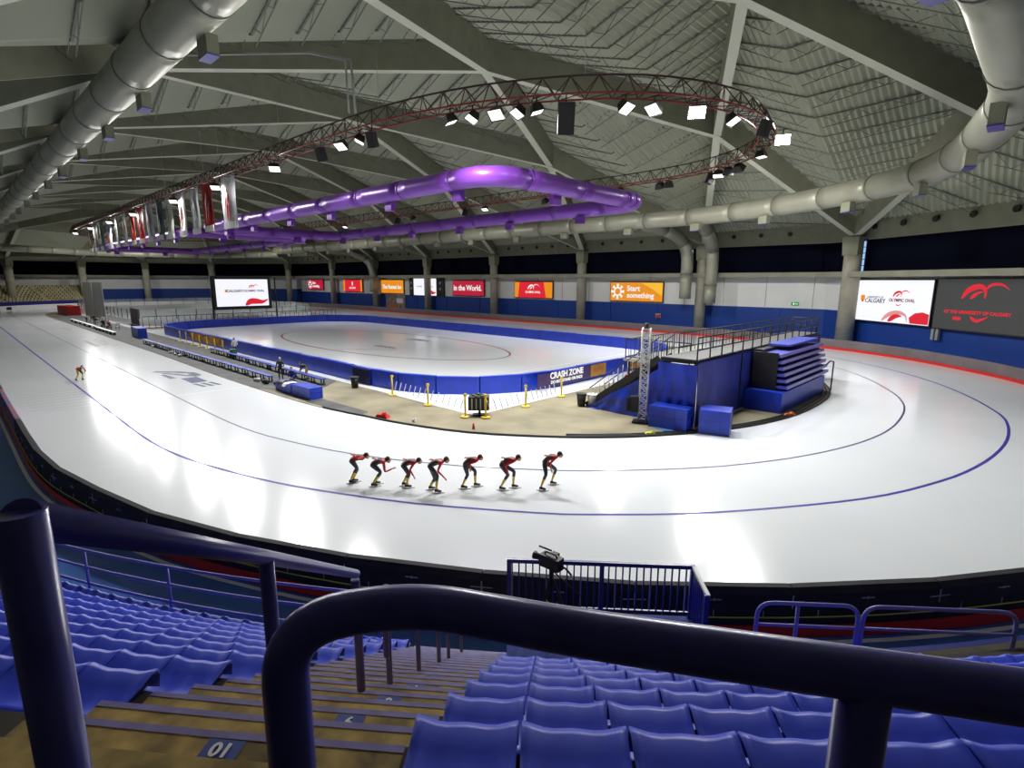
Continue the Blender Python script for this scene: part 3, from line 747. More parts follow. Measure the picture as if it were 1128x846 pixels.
# floodlights
def floodlight(x, y, aim, label, bright=False, power=None, loc_z=None):
    z = loc_z or TZ-.55
    t = thing('floodlight', label, 'light', (x, y, z), 'floodlights along the red truss')
    a = math.atan2(aim[1]-y, aim[0]-x); tilt = math.atan2(z-aim[2], hypot(aim[0]-x, aim[1]-y))
    R = Matrix.Rotation(a, 4, 'Z') @ Matrix.Rotation(tilt, 4, 'Y')   # local +x looks at the aim
    h = MB()
    f0 = [(-.28,-.30,-.22),(-.28,.30,-.22),(-.28,.30,.22),(-.28,-.30,.22)]; f1 = [(.2,-.48,-.36),(.2,.48,-.36),(.2,.48,.36),(.2,-.48,.36)]
    h.add(f0+f1, [(3,2,1,0),(0,1,5,4),(1,2,6,5),(2,3,7,6),(3,0,4,7)])
    h.add([(.2,-.48,-.36),(.2,.48,-.36),(.2,.48,.36),(.2,-.48,.36),(.16,-.42,-.3),(.16,.42,-.3),(.16,.42,.3),(.16,-.42,.3)], [(0,1,5,4),(1,2,6,5),(2,3,7,6),(3,0,4,7)])
    h.v = [R @ Vector(p) for p in h.v]
    ho = local('housing', h, M_BLACK, t)
    l = MB().add([(.17,-.43,-.31),(.17,.43,-.31),(.17,.43,.31),(.17,-.43,.31)], [(0,1,2,3)]); l.v = [R @ Vector(p) for p in l.v]
    local('lens', l, M_LENSB if bright else M_LENS, t)
    br = MB().bar((0, 0, .1), (0, 0, .62), .06, .06); br.bar((-.3, 0, .6), (.3, 0, .6), .06, .05); local('bracket', br, M_BLACK, t)
    ld = bpy.data.lights.new('floodlight_beam', 'AREA'); ld.shape = 'RECTANGLE'; ld.size = .8; ld.size_y = .6; ld.energy = power or LAMP_POWER
    ld.color = (1.0, .985, .965); ld.spread = math.radians(150)
    lo = bpy.data.objects.new('floodlight_beam', ld); COL.objects.link(lo)
    d = (Vector(aim)-Vector((x, y, z))).normalized()
    lo.matrix_world = Matrix.Translation(Vector((x, y, z))+d*.3) @ d.to_track_quat('-Z', 'Y').to_matrix().to_4x4()
    lo.parent = t; lo.matrix_parent_inverse = t.matrix_basis.inverted() if False else Matrix.Translation((-x, -y, -z))
    return t
extra_l = [(-24.9,22.7),(-22.3,23.8),(-34.3,21.0),(-16.4,28.4),(-20.5,48.4),(-27.4,50.9)]
near_l = [(-144,20.9),(-128,20.9),(-112,20.9),(-96,20.9),(-76.4,20.9),(-61.9,20.9),(-47.9,21.0),(-36.6,20.9),(-26.3,22.2),(-23.4,23.2),(-21.3,24.2)]
right_l = [(-17.4,27.1),(-15.0,30.6),(-14.1,33.4),(-13.5,40.2)]
far_l = [(-16.2,44.0),(-19.3,47.6),(-21.7,49.2),(-28.4,51.0),(-33.1,51.2),(-43.6,51.3),(-54,51.3),(-70,51.3),(-90,51.3),(-110,51.3),(-130,51.3),(-150,51.3)]
left_l = [(-166,38),(-162,27)]
ordw = ['first','second','third','fourth','fifth','sixth','seventh','eighth','ninth','tenth','eleventh','twelfth','thirteenth','fourteenth','fifteenth','sixteenth','seventeenth','eighteenth','nineteenth','twentieth','twenty-first','twenty-second','twenty-third','twenty-fourth','twenty-fifth','twenty-sixth','twenty-seventh','twenty-eighth','twenty-ninth','thirtieth']
for i, (x, y) in enumerate(near_l): floodlight(x, y, (x+(3 if i > 6 else 9), 9.5 if i > 6 and i % 2 else (15 if i < 7 else 28), 0), 'black floodlight under the near run of the red truss, %s from the far end' % ordw[i], power=LAMP_POWER*(1.35 if i < 7 else .95))
for i, (x, y) in enumerate(right_l):
    bright = i in (1, 3)
    aim = (x*.1-3, y+.5, 0) if not bright else (-3.0, 13.0 if i == 1 else 14, 1.0)
    floodlight(x, y, aim, ('dazzling white floodlight at the bend of the red truss, %s' % ('glaring most strongly' if i == 3 else 'the smaller glare')) if bright else 'black floodlight at the bend of the red truss, %s the smaller glare' % ('before' if i == 0 else 'just after'), bright, power=LAMP_POWER*.62)
for i, (x, y) in enumerate(far_l): floodlight(x, y, (x+2, 64 if i % 2 else 44, 0), 'black floodlight under the far run of the red truss, %s from the bend' % ordw[i])
for i, (x, y) in enumerate(left_l): floodlight(x, y, (x-12, y, 0), 'small floodlight at the far end of the red truss, %s' % ('beyond the banners' if i else 'over the far rink'))
for i, (x, y) in enumerate(extra_l): floodlight(x, y, (x-4, 14 if y < 40 else 60, 0), 'extra floodlight squeezed beside its neighbour on the red truss, %s going round the bend' % ordw[i], power=LAMP_POWER*.2)
# loudspeakers hung from the truss
def speaker(x, y, z, rz, label, sz=(.55,.5,.95)):
    t = thing('loudspeaker', label, 'loudspeaker', (x, y, z), 'loudspeakers hung on the red truss')
    R = Matrix.Rotation(rz, 4, 'Z') @ Matrix.Rotation(.35, 4, 'X')
    def add(nm, mb, m_):
        mb.v = [R @ Vector(p) for p in mb.v]; return local(nm, mb, m_, t)
    add('cabinet', MB().box((0,0,0), sz), M_BLACK)
    add('grille', MB().box((0,-sz[1]/2-.012,0), (sz[0]*.86, .02, sz[2]*.9)), mat('speaker_grille', (.03,.03,.032), .8))
    local('bracket', MB().bar((0,0,sz[2]/2-.1), (0,0,sz[2]/2+.45), .05, .05), M_BLACK, t)
for a in [(-20.0,25.2,16.3,.75,'black loudspeaker hanging upright at the top of the red truss curve', (.9,.7,1.6)), (-33.0,21.1,16.6,.4,'black loudspeaker tilted below the conduit pipe on the truss'), (-39.5,20.85,16.6,.3,'black loudspeaker on the truss between conduit and banners'),
          (-13.3,36.3,16.7,1.3,'black loudspeaker beside the strongest glare on the truss'), (-22.6,49.6,16.6,2.6,'black loudspeaker under the truss by the vertical roof beam'), (-36,51.3,16.6,3.0,'black loudspeaker on the truss above the end of the purple duct'),
          (-58,51.3,16.6,3.1,'black loudspeaker on the truss between the two purple runs'), (-74,51.3,16.6,3.1,'small black loudspeaker on the far truss run beyond the others')]:
    speaker(*a)

# ================================================================== banners under the truss
BX = [-58.85,-64.8,-68.9,-73.7,-79.1,-83.4,-88.2,-92.8,-97.5,-102.4,-107.8,-113.8,-119.8,-124.8,-129.9]
pal = [((.55,.58,.62),(.45,.05,.06),(.62,.64,.66)), ((.50,.03,.03),(.20,.02,.03),(.55,.55,.52)), ((.6,.62,.62),(.25,.27,.27),(.66,.66,.66)), ((.50,.16,.10),(.35,.06,.04),(.62,.60,.58)),
       ((.30,.30,.25),(.14,.12,.10),(.62,.63,.55)), ((.10,.13,.16),(.04,.05,.07),(.55,.12,.12)), ((.45,.50,.58),(.60,.08,.08),(.60,.62,.66)), ((.55,.02,.02),(.45,.02,.02),(.62,.55,.05)),
       ((.50,.03,.02),(.40,.03,.03),(.55,.10,.08)), ((.30,.34,.32),(.35,.08,.06),(.55,.55,.50)), ((.25,.29,.26),(.10,.16,.20),(.50,.50,.46)), ((.62,.66,.74),(.05,.09,.45),(.70,.72,.76)),
       ((.20,.26,.26),(.10,.16,.16),(.40,.45,.42)), ((.30,.31,.26),(.45,.45,.40),(.22,.20,.17)), ((.30,.24,.18),(.50,.48,.42),(.25,.16,.12))]
bdesc = ['white athlete banner with a red skater, closest of the row','red and dark group banner, second of the row','white banner with a thin grey figure, third of the row','reddish brown banner, fourth of the row','dark olive banner with pale hem, fifth of the row',
 'black and red banner, sixth of the row','pale blue banner with red patch, seventh of the row','bright red banner with yellow patch, eighth of the row','plain red banner, ninth of the row','grey-green banner with red patch, tenth of the row',
 'dark green-blue banner, eleventh of the row','white and royal blue banner, twelfth of the row','dark teal banner, thirteenth of the row','pale olive banner, second from the far end','brown and cream banner at the far end of the row']
for i, x in enumerate(BX):
    t = thing('hanging_banner', bdesc[i]+', hanging from the truss', 'banner', (x, 21, 15), 'athlete banners under the truss')
    q = MB(); n = 6; wd = 3.3 if i == 0 else 2.9; nz = 8
    VV = []; FF = []
    for k in range(n+1):
        for j in range(nz+1):
            u = k/n-.5; z = 2.5-5.0*j/nz; VV.append((u*wd, .10*sin(u*5+i)+.03*sin(j*1.1+i), z))
    for k in range(n):
        for j in range(nz): FF.append((k*(nz+1)+j, k*(nz+1)+j+1, (k+1)*(nz+1)+j+1, (k+1)*(nz+1)+j))
    q.add(VV, FF, 0, True); q.v = [tuple(p) for p in q.v]
    c0_, c1_, c2_ = pal[i]; base_c = c0_ if i in (1, 5, 7, 8, 10, 12) else c2_
    local('cloth', q, mat('banner_cloth_%d' % i, base_c, .7, noise=.25, nscale=.8), t)
    dk = mat('banner_dark_%d' % i, c1_, .7, noise=.3, nscale=2); md_ = mat('banner_mid_%d' % i, (.50,.04,.04) if i in (0, 1, 3, 7, 8, 11) else c0_ if base_c is c2_ else (.62,.60,.56), .7, noise=.3, nscale=2)
    g = MB(); sg_ = 1 if i % 2 else -1
    g.ell((.15*sg_, -.17, 1.15), (.30,.02,.36), 10, 6); g.ell((0, -.17, .25), (.5,.02,.9), 10, 6); g.ell((.55*sg_, -.17, .1), (.18,.02,.75), 8, 5)
    local('print_figure', g, dk, t)
    g = MB(); g.ell((-.2, -.18, -.85), (.22,.02,.95), 8, 6); g.ell((.35, -.18, -.75), (.2,.02,.85), 8, 6); g.ell((-.1*sg_, -.18, .45), (.28,.02,.45), 8, 6)
    local('print_figure', g, md_, t)
    local('hem_panel', MB().box((0, -.13, -2.15), (wd*.96, .03, .62)), M_WHITE, t)
    local('top_rod', MB().tube([(-wd/2, 0, 2.5), (wd/2, 0, 2.5)], .05, 6), M_ALU, t)

# ================================================================== screens on the far wall
def panel_screen(name, label, c, wd, ht, right, m_, depth=.25, frame=.12, bez=M_BLACK, group='wall screens'):
    r = Vector(right).normalized(); u = Vector((0,0,1)); n = r.cross(u); c = Vector(c)
    t = thing(name, label, 'screen', tuple(c), group)
    def slab_(w0, w1, h0, h1, d0, d1):
        P = []
        for d in (d0, d1):
            for a_, b_ in ((w0,h0),(w1,h0),(w1,h1),(w0,h1)): P.append(c+r*a_+u*b_+n*d)
        return MB().add(P, [(3,2,1,0),(4,5,6,7),(0,1,5,4),(1,2,6,5),(2,3,7,6),(3,0,4,7)])
    obj('cabinet', slab_(-wd/2-frame, wd/2+frame, -ht/2-frame, ht/2+frame, -depth, 0), bez, t)
    obj('screen_face', slab_(-wd/2, wd/2, -ht/2, ht/2, -.02, .03), m_, t)
    return t, r, u, n, c, slab_
def swoosh(name, parent, c, r, u, n, m_, k, pts, wmax, d=.05):
    """tapering curved stroke in the plane of a screen"""
    P = catmull(pts, .12); N_ = len(P); VV = []; FF = []
    for i, (x, y) in enumerate(P):
        a = P[max(0, i-1)]; b = P[min(N_-1, i+1)]; tx, ty = b[0]-a[0], b[1]-a[1]; l = hypot(tx, ty) or 1
        w_ = wmax*(sin(PI*(i/(N_-1))**.7)*.85+.15)/2
        for s_ in (1, -1): VV.append(c+r*((x-ty/l*w_*s_)*k)+u*((y+tx/l*w_*s_)*k)+n*d)
    for i in range(N_-1): FF.append((2*i, 2*i+1, 2*i+3, 2*i+2))
    return obj(name, MB().add(VV, FF), m_, parent)
def oval_logo(parent, c, r, u, n, m_, k, d=.05):
    swoosh('logo', parent, c, r, u, n, m_, k, [(-1.6,-.3),(-1.1,.35),(-.3,.62),(.15,.35),(.2,-.25)], .42, d)
    swoosh('logo', parent, c, r, u, n, m_, k, [(-.9,-.3),(-.45,.1),(0,.25)], .26, d)
    swoosh('logo', parent, c, r, u, n, m_, k, [(.1,.35),(.6,.75),(1.3,.75),(1.9,.4)], .2, d)
R_ = (1,0,0)
def star(parent, c, k):
    q = MB(); c = Vector(c)
    for i in range(8):
        a = 2*PI*i/8; d = Vector((cos(a), 0, sin(a))); s_ = Vector((-sin(a), 0, cos(a)))
        q.add([c+d*k*.42-s_*k*.1, c+d*k-s_*k*.2, c+d*k*1.02+s_*k*.2, c+d*k*.42+s_*k*.1], [(0,1,2,3)])
    for i in range(20):
        a = 2*PI*i/20; b = 2*PI*(i+1)/20
        q.add([c+Vector((cos(a),0,sin(a)))*k*.42, c+Vector((cos(b),0,sin(b)))*k*.42, c+Vector((cos(b),0,sin(b)))*k*.6, c+Vector((cos(a),0,sin(a)))*k*.6], [(0,1,2,3)])
    obj('snowflake', q, M_TXTW, parent)
t, r, u, n, c, sl = panel_screen('display_screen', 'amber wall screen reading Start something beside a white snowflake', (-47.4,79.0,5.7), 9.7, 3.0, R_, M_SCRO)
obj('glow_panel', MB().add([c+Vector(p) for p in ((1.0,-.06,1.45),(4.8,-.06,1.45),(4.8,-.06,-.6),(3.2,-.06,.4))], [(3,2,1,0)]), M_SCRY, t)
star(t, (-50.8,78.9,5.7), 1.25)
text('lettering', 'Start', M_TXTW, t, (-49.0,78.9,6.22), r, u, 1.25, 'LEFT', .03); text('lettering', 'something', M_TXTW, t, (-49.0,78.9,5.1), r, u, 1.2, 'LEFT', .03)
t, r, u, n, c, sl = panel_screen('display_screen', 'red wall screen with white oval logo and orange edges', (-69.9,79.0,5.7), 9.6, 2.95, R_, M_SCRR)
for x0, x1 in ((-4.8,-3.9),(3.3,4.8)): obj('orange_edge', MB().add([c+Vector(p) for p in ((x0,-.06,-1.45),(x1,-.06,-1.45),(x1+(.4 if x0<0 else 0)-.0,-.06,1.45),(x0-(.6 if x0>0 else 0),-.06,1.45))], [(0,1,2,3)]), M_SCRO, t)
oval_logo(t, c+Vector((0,0,.35)), r, u, n, M_TXTW, .85, .06); text('lettering', 'OLYMPIC OVAL', M_TXTW, t, (-69.9,78.9,5.25), r, u, .55, 'CENTER', .015)
t, r, u, n, c, sl = panel_screen('display_screen', 'crimson wall screen reading in the World', (-88.7,79.0,5.8), 10.0, 3.1, R_, M_SCRC)
text('lettering', 'in the World.', M_TXTW, t, (-88.8,78.9,5.8), r, u, 1.65, 'CENTER', .04)
t, r, u, n, c, sl = panel_screen('display_screen', 'white wall screen in a black frame between the orange and crimson screens', (-103.9,79.0,5.9), 8.6, 3.9, R_, M_SCRW, frame=.15)
obj('side_panel', sl(-6.1,-4.5,-2.1,2.1,-.25,0), M_BLACK, t); obj('side_panel', sl(4.5,7.0,-2.1,2.1,-.25,0), M_BLACK, t)
for k in (.9,-.4): obj('round_mark', MB().tube([c+Vector((-5.3,-.02,k)), c+Vector((-5.3,-.06,k))], .3, 10), M_SCRG, t); obj('round_mark', MB().tube([c+Vector((5.7,-.02,k)), c+Vector((5.7,-.06,k))], .3, 10), M_SCRG, t)
text('lettering', 'CALGARY', M_SCRG, t, (-105.8,78.9,6.0), r, u, .5); text('lettering', 'OLYMPIC OVAL', M_SCRG, t, (-102.0,78.9,6.0), r, u, .4)
swoosh('swoosh', t, c, r, u, n, M_SCRR, 1, [(1.0,-1.9),(2.2,-1.2),(3.2,-1.35),(4.2,-1.2)], .9, .06)
t, r, u, n, c, sl = panel_screen('display_screen', 'orange wall screen reading The Fastest Ice, above the colourful poster', (-117.4,79.0,5.85), 9.8, 3.2, R_, M_SCRO)
text('lettering', 'The Fastest Ice', M_TXTW, t, (-117.4,78.9,5.75), r, u, 1.35, 'CENTER', .04)
t, r, u, n, c, sl = panel_screen('display_screen', 'red wall screen with small white emblem, left of the orange one', (-136.4,79.0,5.9), 9.8, 3.1, R_, M_SCRR)
obj('orange_edge', sl(-4.9,-4.1,-1.55,1.55,.03,.05), M_SCRO, t); obj('orange_edge', sl(4.1,4.9,-1.55,1.55,.03,.05), M_SCRO, t)
obj('emblem', MB().add([c+Vector(p) for p in ((-.3,-.07,1.1),(.3,-.07,1.1),(.25,-.07,.2),(0,-.07,0),(-.25,-.07,.2))], [(4,3,2,1,0)]), M_TXTW, t); text('lettering', 'CALGARY', M_TXTW, t, (-136.4,78.9,5.3), r, u, .8)
t, r, u, n, c, sl = panel_screen('display_screen', 'dark red wall screen reading Start something, smallest and most distant', (-158,79.0,6.05), 9.6, 2.8, R_, M_SCRC)
star(t, (-161.2,78.9,6.05), 1.2); text('lettering', 'Start', M_TXTW, t, (-159.6,78.9,6.55), r, u, 1.0, 'LEFT', .03); text('lettering', 'something', M_TXTW, t, (-159.6,78.9,5.6), r, u, 1.0, 'LEFT', .03)
# two huge screens on the wall of the bend
rb = Vector((20.0,-16.4,0)).normalized(); nb_ = rb.cross(Vector((0,0,1)))
if nb_.y > 0: nb_ = -nb_
base = Vector((-15.6,76.2,0))
c1 = base+rb*5.6+nb_*.55+Vector((0,0,5.35)); c2 = base+rb*18.2+nb_*.55+Vector((0,0,5.35))
t, r, u, n, c, sl = panel_screen('video_wall', 'huge white video screen with crest and red swooshes, right of the wall column', c1, 11.0, 4.55, rb, M_SCRW)
obj('crest', sl(-3.9,-3.3,.05,.6,.03,.06), M_SCRO, t); obj('crest', sl(-3.75,-3.45,-.15,.05,.03,.06), M_SCRR, t)
text('lettering', 'UNIVERSITY OF', M_SCRG, t, c+r*-1.75+u*.38+n*.06, r, u, .34); text('lettering', 'CALGARY', M_SCRG, t, c+r*-1.75+u*-.02+n*.06, r, u, .66, 'CENTER', .012)
oval_logo(t, c+r*1.7+u*.68, r, u, n, M_SCRR, .62, .08); text('lettering', 'OLYMPIC OVAL', mat('text_dark_red', (.35,.03,.08), .4, emit=.5), t, c+r*1.9+u*.14+n*.06, r, u, .48, 'CENTER', .012)
swoosh('logo', t, c+r*1.5+u*-.3, r, u, n, M_SCRR, .5, [(-.6,.1),(0,-.2),(.9,.1)], .22, .06)
swoosh('swoosh', t, c, r, u, n, M_SCRP, 1, [(-.5,-2.15),(.4,-1.45),(1.6,-1.15),(2.6,-1.4),(2.9,-2.1)], .5, .06)
swoosh('swoosh', t, c, r, u, n, M_SCRR, 1, [(.4,-2.15),(1.3,-1.6),(2.2,-1.5)], .55, .07)
q = MB(); PP = [c+r*5.5+u*-2.2+n*.06, c+r*5.5+u*-1.15+n*.06, c+r*4.7+u*-.95+n*.06, c+r*3.8+u*-1.1+n*.06, c+r*3.1+u*-1.6+n*.06, c+r*3.3+u*-2.2+n*.06]; q.add(PP, [tuple(reversed(range(6)))]); obj('swoosh', q, M_SCRR, t)
t, r, u, n, c, sl = panel_screen('video_wall', 'huge charcoal video screen with glowing red arch logo', c2, 13.2, 4.75, rb, M_SCRD)
oval_logo(t, c+r*-1.9+u*.95, r, u, n, M_SCRR, 1.25, .06)
text('lettering', 'AT THE UNIVERSITY OF CALGARY', M_SCRR, t, c+r*-2.3+u*-.7+n*.06, r, u, .42, 'CENTER', .012)
swoosh('logo', t, c+r*-2.3+u*-1.25, r, u, n, M_SCRR, 1.0, [(-.5,.2),(.2,-.15),(1.2,.25)], .3, .06); obj('logo', sl(-4.5,-3.7,-1.45,-1.15,.03,.06), M_SCRR, t)
# little things on the wall
t = thing('exit_sign', 'green exit sign with a white running figure on the white wall', 'sign', (-23.1,79.2,4.5))
obj('sign_face', MB().box((-23.1,79.3,4.5), (.95,.12,.48)), M_GREENX, t); obj('pictogram', MB().box((-23.25,79.22,4.5), (.16,.03,.3)).box((-22.9,79.22,4.5), (.3,.03,.08)), M_TXTW, t)
for lab, x, y, z, s_, m_ in (('pair of white vents under the seam of the two huge screens', 1, 0, 0, None, None),):
    p = base+rb*11.9+nb_*.4
    t = thing('wall_vent', lab, 'vent', (p.x, p.y, 2.1)); a = math.atan2(rb.y, rb.x)
    for k in (-.25, .25): obj('grille', MB().box((p.x+rb.x*k, p.y+rb.y*k, 2.3), (.3, .25, 1.1), a), M_GREYM, t)
p = base+rb*.2+nb_*.5; a = math.atan2(rb.y, rb.x)
t = thing('control_box', 'pale grey control boxes beside the foot of the wall column', 'box', (p.x, p.y, 1.2))
obj('cabinet', MB().box((p.x, p.y, 1.35), (.75,.35,1.0), a), M_GREYM, t); obj('cabinet', MB().box((p.x+.05, p.y, 2.55), (.6,.35,.8), a), M_GREYM, t); obj('conduit', MB().tube([(p.x, p.y, 1.8), (p.x, p.y, 2.2)], .05, 6), M_GREYM, t)
t = thing('wall_poster', 'colourful collage poster below the orange screen', 'poster', (-117,79.1,2.5))
obj('sheet', MB().box((-116.2,79.1,2.1), (8.4,.08,3.5)), mat('poster_print', (.55,.35,.12), .6, nscale=1.6, c2=(.03,.07,.22), detail=5), t)
obj('print_patch', MB().box((-114.3,79.04,2.4), (2.6,.05,1.2)), M_WHITE, t); obj('print_patch', MB().box((-117.4,79.04,.9), (3.4,.05,.9)), M_ORANGE, t)
for i, (x, z) in enumerate(((-40.2,1.7),)):
    t = thing('wall_phone_box', 'small red and grey call box on the blue wall near the column', 'box', (-43.2,79.2,1.9)); obj('cabinet', MB().box((-43.2,79.2,2.0), (.9,.2,.7)), M_GREYM, t); obj('front_plate', MB().box((-43.2,79.08,1.9), (.7,.04,.4)), M_RED, t)

# ================================================================== big screen hanging beyond the rink
t, r, u, n, c, sl = panel_screen('video_screen', 'big white video screen in a deep black frame at the end of the rink', (-99, 36.2, 5.25), 8.6, 4.55, (0,1,0), M_SCRW, depth=.5, frame=.55, group=None)
obj('crest', sl(-2.9,-2.45,.1,.55,.03,.06), M_SCRO, t); text('lettering', 'CALGARY', M_SCRG, t, c+r*-1.3+u*.3+n*.06, r, u, .62, 'CENTER', .02); text('lettering', 'OLYMPIC OVAL', M_SCRG, t, c+r*1.9+u*.3+n*.06, r, u, .5, 'CENTER', .02)
oval_logo(t, c+r*1.8+u*.95, r, u, n, M_SCRR, .5, .08)
swoosh('swoosh', t, c, r, u, n, M_SCRR, 1, [(.3,-2.15),(1.2,-1.5),(2.2,-1.5),(3.2,-1.6),(4.2,-1.2)], 1.0, .06)
obj('top_bar', MB().bar((-99,31.2,8.0), (-99,41.4,8.0), .25, .2), M_BLACK, t)
for y in (31.3, 41.9):
    q = MB().tube([(-99.2,y,0.05), (-99.2,y,8.0)], .14, 8)
    obj('support_post', q, M_BLACK, t)

# ================================================================== rink boards
def boards(P, label, hgt, th, pm, cap_m, name='rink_boards', panel=2.9, glass=None):
    P = resample(P+[P[0]], panel); t = thing(name, label, 'barrier', (P[0][0], P[0][1], 0.048))
    n = len(P)-1
    for i in range(n):
        a, b = P[i], P[i+1]; dx, dy = b[0]-a[0], b[1]-a[1]; l = hypot(dx, dy); nx, ny = dy/l*th/2, -dx/l*th/2; g_ = .02/l
        a = (a[0]+dx*g_, a[1]+dy*g_); b = (b[0]-dx*g_, b[1]-dy*g_)
        jz = hgt+(.03 if i % 3 else .0)
        q = MB().hexa([(a[0]+nx,a[1]+ny,.048),(b[0]+nx,b[1]+ny,.048),(b[0]-nx,b[1]-ny,.048),(a[0]-nx,a[1]-ny,.048),(a[0]+nx,a[1]+ny,jz),(b[0]+nx,b[1]+ny,jz),(b[0]-nx,b[1]-ny,jz),(a[0]-nx,a[1]-ny,jz)])
        bp = obj('board_panel', q, pm, t)
        if glass:
            gq = MB().hexa([(a[0]+nx*.1,a[1]+ny*.1,jz),(b[0]+nx*.1,b[1]+ny*.1,jz),(b[0]-nx*.1,b[1]-ny*.1,jz),(a[0]-nx*.1,a[1]-ny*.1,jz),(a[0]+nx*.1,a[1]+ny*.1,jz+glass),(b[0]+nx*.1,b[1]+ny*.1,jz+glass),(b[0]-nx*.1,b[1]-ny*.1,jz+glass),(a[0]-nx*.1,a[1]-ny*.1,jz+glass)])
            obj('glass_pane', gq, M_GLASS, bp); obj('glass_post', MB().box((a[0],a[1],jz+glass/2), (.09,.09,glass)), M_BLACK, bp)
        else:
            obj('cap_strip', MB().hexa([(a[0]+nx*1.15,a[1]+ny*1.15,jz),(b[0]+nx*1.15,b[1]+ny*1.15,jz),(b[0]-nx*1.15,b[1]-ny*1.15,jz),(a[0]-nx*1.15,a[1]-ny*1.15,jz),(a[0]+nx*1.1,a[1]+ny*1.1,jz+.07),(b[0]+nx*1.1,b[1]+ny*1.1,jz+.07),(b[0]-nx*1.1,b[1]-ny*1.1,jz+.07),(a[0]-nx*1.1,a[1]-ny*1.1,jz+.07)]), cap_m, bp)
    return t
RB = rrect(-93.6, 20.7, -23.9, 52.3, 8.6, 8)
boards(RB, 'royal blue padded boards running right round the hockey rink', 1.16, .34, M_BLUEP, M_BLUEP)
boards(rrect(-161, 20.7, -101, 52.3, 8.6, 8), 'white boards with glass round the second rink, beyond the big screen', 1.1, .2, M_WHITE, M_WHITE, 'glazed_rink_boards', 2.9, 1.6)
# black railing behind the rink end
def railing(name, label, P, z0, h, m_, posts=2.0, rails=(1.0,), r=.025, pick=None, cat='railing', group=None, pr=.012):
    """P: 3-D polyline at foot level"""
    t = thing(name, label, cat, tuple(P[0]), group)
    Q = resample(P, posts)
    for f in rails: obj('rail', MB().tube([(p[0],p[1],p[2]+h*f) for p in P], r, 8), m_, t)
    for p in Q: obj('post', MB().tube([(p[0],p[1],p[2]), (p[0],p[1],p[2]+h)], r, 8), m_, t)
    if pick:
        K = resample(P, pick)
        for p in K[:280]: obj('picket', MB().box((p[0],p[1],p[2]+h*.52), (pr*2, pr*2, h*.9)), m_, t)
    return t
railing('end_railing', 'black picket railing standing behind the blue boards at the rink end', [(-96.6,20.5,.03),(-96.6,52,.03)], 0, 1.9, M_BLACK, 2.4, (1.0,.1), .05, .8, pr=.03)
t = thing('safety_net', 'tall pale safety net at the corner of the second rink', 'net', (-140,20,0)); obj('mesh_sheet', MB().box((-129.5,20.0,3.5), (19,.03,6.9)), M_NET, t)
for x in (-139,-129.5,-120): obj('post', MB().tube([(x,20,.05),(x,20,7)], .08, 6), M_GREYM, t)
t = thing('score_panel', 'dark grey board leaning in front of the second rink glass', 'board', (-98.5,21,0)); obj('board', MB().box((-99.6,20.2,1.9), (4.6,.15,2.4)), mat('slate_board', (.09,.08,.08), .6), t); obj('foot', MB().box((-99.6,20.1,.35), (4.4,.3,.6)), M_BLACK, t)

# ================================================================== benches, boxes and clutter on the infield
def bench(x0, x1, y, label):
    t = thing('long_bench', label, 'bench', ((x0+x1)/2, y, .042), 'blue benches beside the home straight')
    dy = 0.0
    obj('seat_board', MB().box(((x0+x1)/2, y, .49), (abs(x1-x0)-.05, .36, .07)), mat('bench_blue', (.03,.055,.40), .5), t)
    n = max(2, int(abs(x1-x0)/1.6))
    for i in range(n+1):
        x = x0+.2+(x1-x0-.4)*i/n
        obj('leg', MB().box((x, y-.1, .25), (.07,.07,.42)).box((x, y+.1, .25), (.07,.07,.42)).box((x, y, .08), (.07,.42,.05)), M_BLACK, t)
n = 7
for i in range(n):
    bench(-75.5+i*5.1, -75.5+i*5.1+5.0, 15.95+.02*i, 'blue bench in the row closest to the ice, %s from the blue mat box' % ordw[i])
for i in range(5):
    bench(-61+i*5.0, -61+i*5.0+4.9, 18.7-.12*i, 'blue bench in the row against the rink boards, %s from the yellow posts' % ordw[i])
def crate(x, y, z, sx, sy, sz, rz, label, m_=None, cat='mat', name='padded_mat'):
    t = thing(name, label, cat, (x, y, z)); q = MB().box((0,0,sz/2), (sx, sy, sz)); b = local('cover', q, m_ or M_BLUEP, t)
    s_ = MB().box((0,0,sz*.55), (sx*1.01, sy*1.01, .03)).box((sx*.2,0,sz/2+.005), (.03, sy*1.012, sz*1.0)); local('seam', s_, M_BLUED, t)
    t.rotation_euler = (0, 0, rz); return t
crate(-35.8, 15.55, .05, 2.4, .85, .62, .0, 'blue padded block by the ice, left one of a pair, with a jacket on it')
crate(-33.3, 15.62, .05, 2.3, .9, .72, .03, 'blue padded block by the ice, right one of a pair')
crate(-84.5, 17.4, .05, 4.6, 1.0, 1.25, -.05, 'big blue padded box standing among the benches farther up the straight')
def cloth(x, y, z, sx, sy, label, m_, cat='jacket', name='jacket'):
    q = MB(); n = 8; VV = []; FF = []
    for i in range(n+1):
        for j in range(n+1):
            u, v_ = i/n-.5, j/n-.5; VV.append((x+u*sx*(1+.2*sin(j)), y+v_*sy*(1+.15*sin(i*1.7)), z+.05+.05*sin(u*13+x)*cos(v_*11)-max(0, abs(v_)-.35)*1.2))
    for i in range(n):
        for j in range(n): FF.append((i*(n+1)+j, (i+1)*(n+1)+j, (i+1)*(n+1)+j+1, i*(n+1)+j+1))
    o = obj(name, q.add(VV, FF, 0, True), m_, loc=(x, y, z)); return tag(o, label, cat)
cloth(-36.2, 15.4, .69, .5, .9, 'black jacket lying over the left padded block', M_BLACK); cloth(-35.1, 15.35, .7, .45, .95, 'white shirt draped over the left padded block', M_WHITE, 'shirt', 'shirt')
